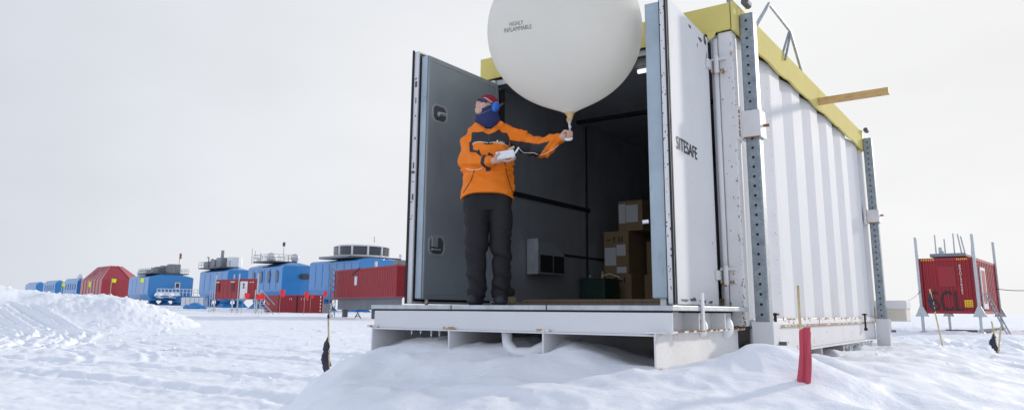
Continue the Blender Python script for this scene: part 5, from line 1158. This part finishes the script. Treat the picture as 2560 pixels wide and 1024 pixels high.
cd = MB(); cd.tube([at(1425, 296, Yb), at(1423.5, 310, Yb), at(1424.5, 322, Yb), at(1424, 345, Yb)], [.012, .010, .007, .007], 8); cd.tube([at(1429, 303, Yb - .01), at(1422, 311, Yb - .02), at(1428, 317, Yb - .01), at(1423, 324, Yb - .02)], .004, 6); cd.build('cord', M['foam'], bal_root, smooth=True)
rl = MB(); n_ = 16; cc_ = at(1421, 345.5, Yb - .05)
rl.tube([cc_ - Vector((.03, 0, .004)), cc_ - Vector((.02, 0, .010)), cc_ + Vector((.0, 0, .0)) - Vector((0, 0, .012)), cc_ + Vector((.022, 0, -.008)), cc_ + Vector((.034, 0, .004))], [.006, .012, .013, .012, .006], 10); rl.build('cord_winder', M['foam'], bal_root, smooth=True)
# stencilled words wrapped on the latex
def on_balloon(px, py): 
    o_ = Vector((0, 0, EZ)); d = ray(px, py).normalized(); h = BT.ray_cast(o_, d); return h[0] + (h[0] - bc).normalized() * .0025
BT = BVHTree.FromPolygons([bp(y, 2 * math.pi * k / n) for y, r in prof[3:] for k in range(n)], [(j * n + k, j * n + (k + 1) % n, (j + 1) * n + (k + 1) % n, (j + 1) * n + k) for j in range(m_ - 1) for k in range(n)])
def word(txt, x0, y0, x1, y1, hgt):
    t0 = text_mesh(txt, lambda x, y: Vector((x, y, 0)), 1.0, 1.0, .0); w_ = max(v.x for v in t0.v) - min(v.x for v in t0.v); m0 = min(v.x for v in t0.v); dx, dy = (x1 - x0), (y1 - y0)
    t0.v = [on_balloon(x0 + dx * (v.x - m0) / w_ + .10 * v.y / .7 * hgt * 0, y0 + dy * (v.x - m0) / w_ - v.y / .7 * hgt) for v in t0.v]; return t0.build('lettering', M['ink_faded'], env)
word('HIGHLY', 1274, 66.5, 1308, 61.0, 10.5); word('INFLAMMABLE', 1261, 82.5, 1329, 71.5, 11)
# radiosonde in the hand
so_ = empty('radiosonde', at(1264, 398, Yp - .28), 'small white foam radiosonde box with a white sensor arm held in the hand', 'instrument')
P0 = at(1264, 386, Yp - .285); rx_ = (at(1288, 382, Yp - .285) - at(1240, 390, Yp - .285)).normalized(); rz_ = Vector((-rx_.z * .8 - .1, -.15, rx_.x)).normalized(); ry_ = rz_.cross(rx_)
rf = lambda a, b_, z: P0 + rx_ * a + ry_ * b_ + rz_ * z
bx_ = MB().box(rf, (-.078, .072), (-.036, .036), (-.030, .030)).build('case', M['foam'], so_, bevel=.008)
MB().box(rf, (-.079, .074), (-.0365, .0365), (-.036, -.0305)).build('lid', M['foam'], so_, bevel=.003)
sa = MB(); q = [at(1284, 386, Yp - .29), at(1291, 378, Yp - .29), at(1297, 368, Yp - .29)]; sa.tube(q, [.011, .009, .007], 6); sa.build('sensor_arm', M['foam'], so_)
MB().tube([at(1271, 374, Yp - .27), at(1286, 367, Yp - .27)], .011, 6).build('reel', M['cane'], so_)
st = MB(); st.tube([at(1297, 370, Yp - .285), at(1303, 377, Yp - .25), at(1310, 382, Yp - .22), at(1322, 382, Yp - .19), at(1335, 382, Yp - .17), at(1345, 386, Yp - .16)], .0028, 5); st.build('lead', M['piping'], so_, smooth=True)

# small hooded bundle behind the boots
q_ = at(1276, 730, Yp + .30); bz = C(0, 0, .038).z; bu = empty('bundle', (q_.x, q_.y, bz), 'small dark hooded bundle with tan base behind the boots of the person', 'bundle')
MB().ball((q_.x - .01, q_.y, bz + .115), .052, 12, 8, (1, 1, .9)).build('hood', M['dark'], bu, smooth=True)
MB().ball((q_.x, q_.y, bz + .045), .05, 12, 8, (1.1, 1, .9)).build('base', M['card'], bu, smooth=True)
line_on(Sn.tree, [(1196, 287), (1212, 280), (1229, 272.5)], .0024, 'hem_highlight', M['steel_far'], [o for o in pr.children if o.name.startswith('neck_warmer')][0], n=12)  # pale grey line along the neck warmer's top edge, drawn in as a highlight

# ------------------------------------------------------------------ camera, sky, sun
sc = bpy.context.scene
cam = bpy.data.cameras.new('camera'); co = bpy.data.objects.new('camera', cam); col.objects.link(co)
cam.sensor_width = 36; cam.lens = F0 / 2560 * 36; cam.shift_y = -(512 - PPY) / 2560; cam.clip_start = .05; cam.clip_end = 20000
co.matrix_world = Matrix(((CR.x, CU.x, -FW.x, 0), (CR.y, CU.y, -FW.y, 0), (CR.z, CU.z, -FW.z, EZ), (0, 0, 0, 1))); sc.camera = co
SUN_AZ, SUN_EL = math.radians(52.5), math.radians(16)     # azimuth clockwise from straight ahead
sd = Vector((math.sin(SUN_AZ) * math.cos(SUN_EL), math.cos(SUN_AZ) * math.cos(SUN_EL), math.sin(SUN_EL)))
sl = bpy.data.lights.new('sun', 'SUN'); sl.energy = 2.2; sl.angle = math.radians(3.0); sl.color = (1, .94, .86)
so = bpy.data.objects.new('sun', sl); col.objects.link(so); so.rotation_euler = sd.to_track_quat('Z', 'Y').to_euler(); so.location = (20, 10, 30)
w = bpy.data.worlds.new('World'); sc.world = w; w.use_nodes = True; t = w.node_tree; K = t.links.new; bg = t.nodes['Background']; bg.inputs['Strength'].default_value = .1
sky = N(t, 'ShaderNodeTexSky', sky_type='NISHITA'); sky.sun_disc = False; sky.sun_elevation = SUN_EL; sky.sun_rotation = SUN_AZ; sky.dust_density = 2.0; sky.altitude = 0
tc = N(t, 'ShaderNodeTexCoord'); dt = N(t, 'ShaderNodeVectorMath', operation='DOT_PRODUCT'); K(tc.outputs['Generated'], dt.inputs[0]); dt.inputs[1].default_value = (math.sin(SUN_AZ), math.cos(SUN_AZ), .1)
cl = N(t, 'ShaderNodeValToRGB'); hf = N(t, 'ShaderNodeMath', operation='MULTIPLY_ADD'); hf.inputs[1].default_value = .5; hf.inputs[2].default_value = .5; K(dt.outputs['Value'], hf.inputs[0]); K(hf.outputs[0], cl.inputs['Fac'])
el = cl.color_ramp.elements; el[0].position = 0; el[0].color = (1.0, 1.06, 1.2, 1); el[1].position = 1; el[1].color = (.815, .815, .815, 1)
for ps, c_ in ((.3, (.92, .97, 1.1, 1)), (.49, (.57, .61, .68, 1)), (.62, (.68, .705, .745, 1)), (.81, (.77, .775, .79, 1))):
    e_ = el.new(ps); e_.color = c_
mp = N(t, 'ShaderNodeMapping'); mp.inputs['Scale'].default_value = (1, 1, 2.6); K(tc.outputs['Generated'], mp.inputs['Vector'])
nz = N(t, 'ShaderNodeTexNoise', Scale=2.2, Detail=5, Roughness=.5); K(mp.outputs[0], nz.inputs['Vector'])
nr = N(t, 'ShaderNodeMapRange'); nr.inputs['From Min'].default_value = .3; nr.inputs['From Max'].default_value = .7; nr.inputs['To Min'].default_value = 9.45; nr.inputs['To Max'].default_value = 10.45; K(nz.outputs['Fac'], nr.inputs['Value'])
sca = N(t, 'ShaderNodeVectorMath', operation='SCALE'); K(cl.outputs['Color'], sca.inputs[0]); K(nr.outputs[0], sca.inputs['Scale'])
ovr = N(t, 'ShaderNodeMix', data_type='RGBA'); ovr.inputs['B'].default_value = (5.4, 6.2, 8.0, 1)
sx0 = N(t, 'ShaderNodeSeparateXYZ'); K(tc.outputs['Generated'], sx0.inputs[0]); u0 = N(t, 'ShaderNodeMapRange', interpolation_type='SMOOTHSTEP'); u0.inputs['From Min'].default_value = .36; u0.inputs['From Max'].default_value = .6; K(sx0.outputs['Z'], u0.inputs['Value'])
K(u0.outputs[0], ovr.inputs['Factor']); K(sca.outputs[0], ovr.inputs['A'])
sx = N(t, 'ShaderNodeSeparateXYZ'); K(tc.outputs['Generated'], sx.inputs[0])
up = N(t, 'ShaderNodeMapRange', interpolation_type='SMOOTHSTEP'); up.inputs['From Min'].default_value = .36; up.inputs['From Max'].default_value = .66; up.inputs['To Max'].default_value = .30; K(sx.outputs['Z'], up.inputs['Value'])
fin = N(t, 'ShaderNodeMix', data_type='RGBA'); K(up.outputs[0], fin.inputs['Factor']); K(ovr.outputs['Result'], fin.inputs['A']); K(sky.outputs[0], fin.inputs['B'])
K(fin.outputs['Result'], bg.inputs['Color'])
vs = sc.view_settings; vs.view_transform = 'Standard'; vs.look = 'None'; vs.exposure = .20; vs.gamma = 1; vs.use_curve_mapping = False
sc.render.engine = 'CYCLES'
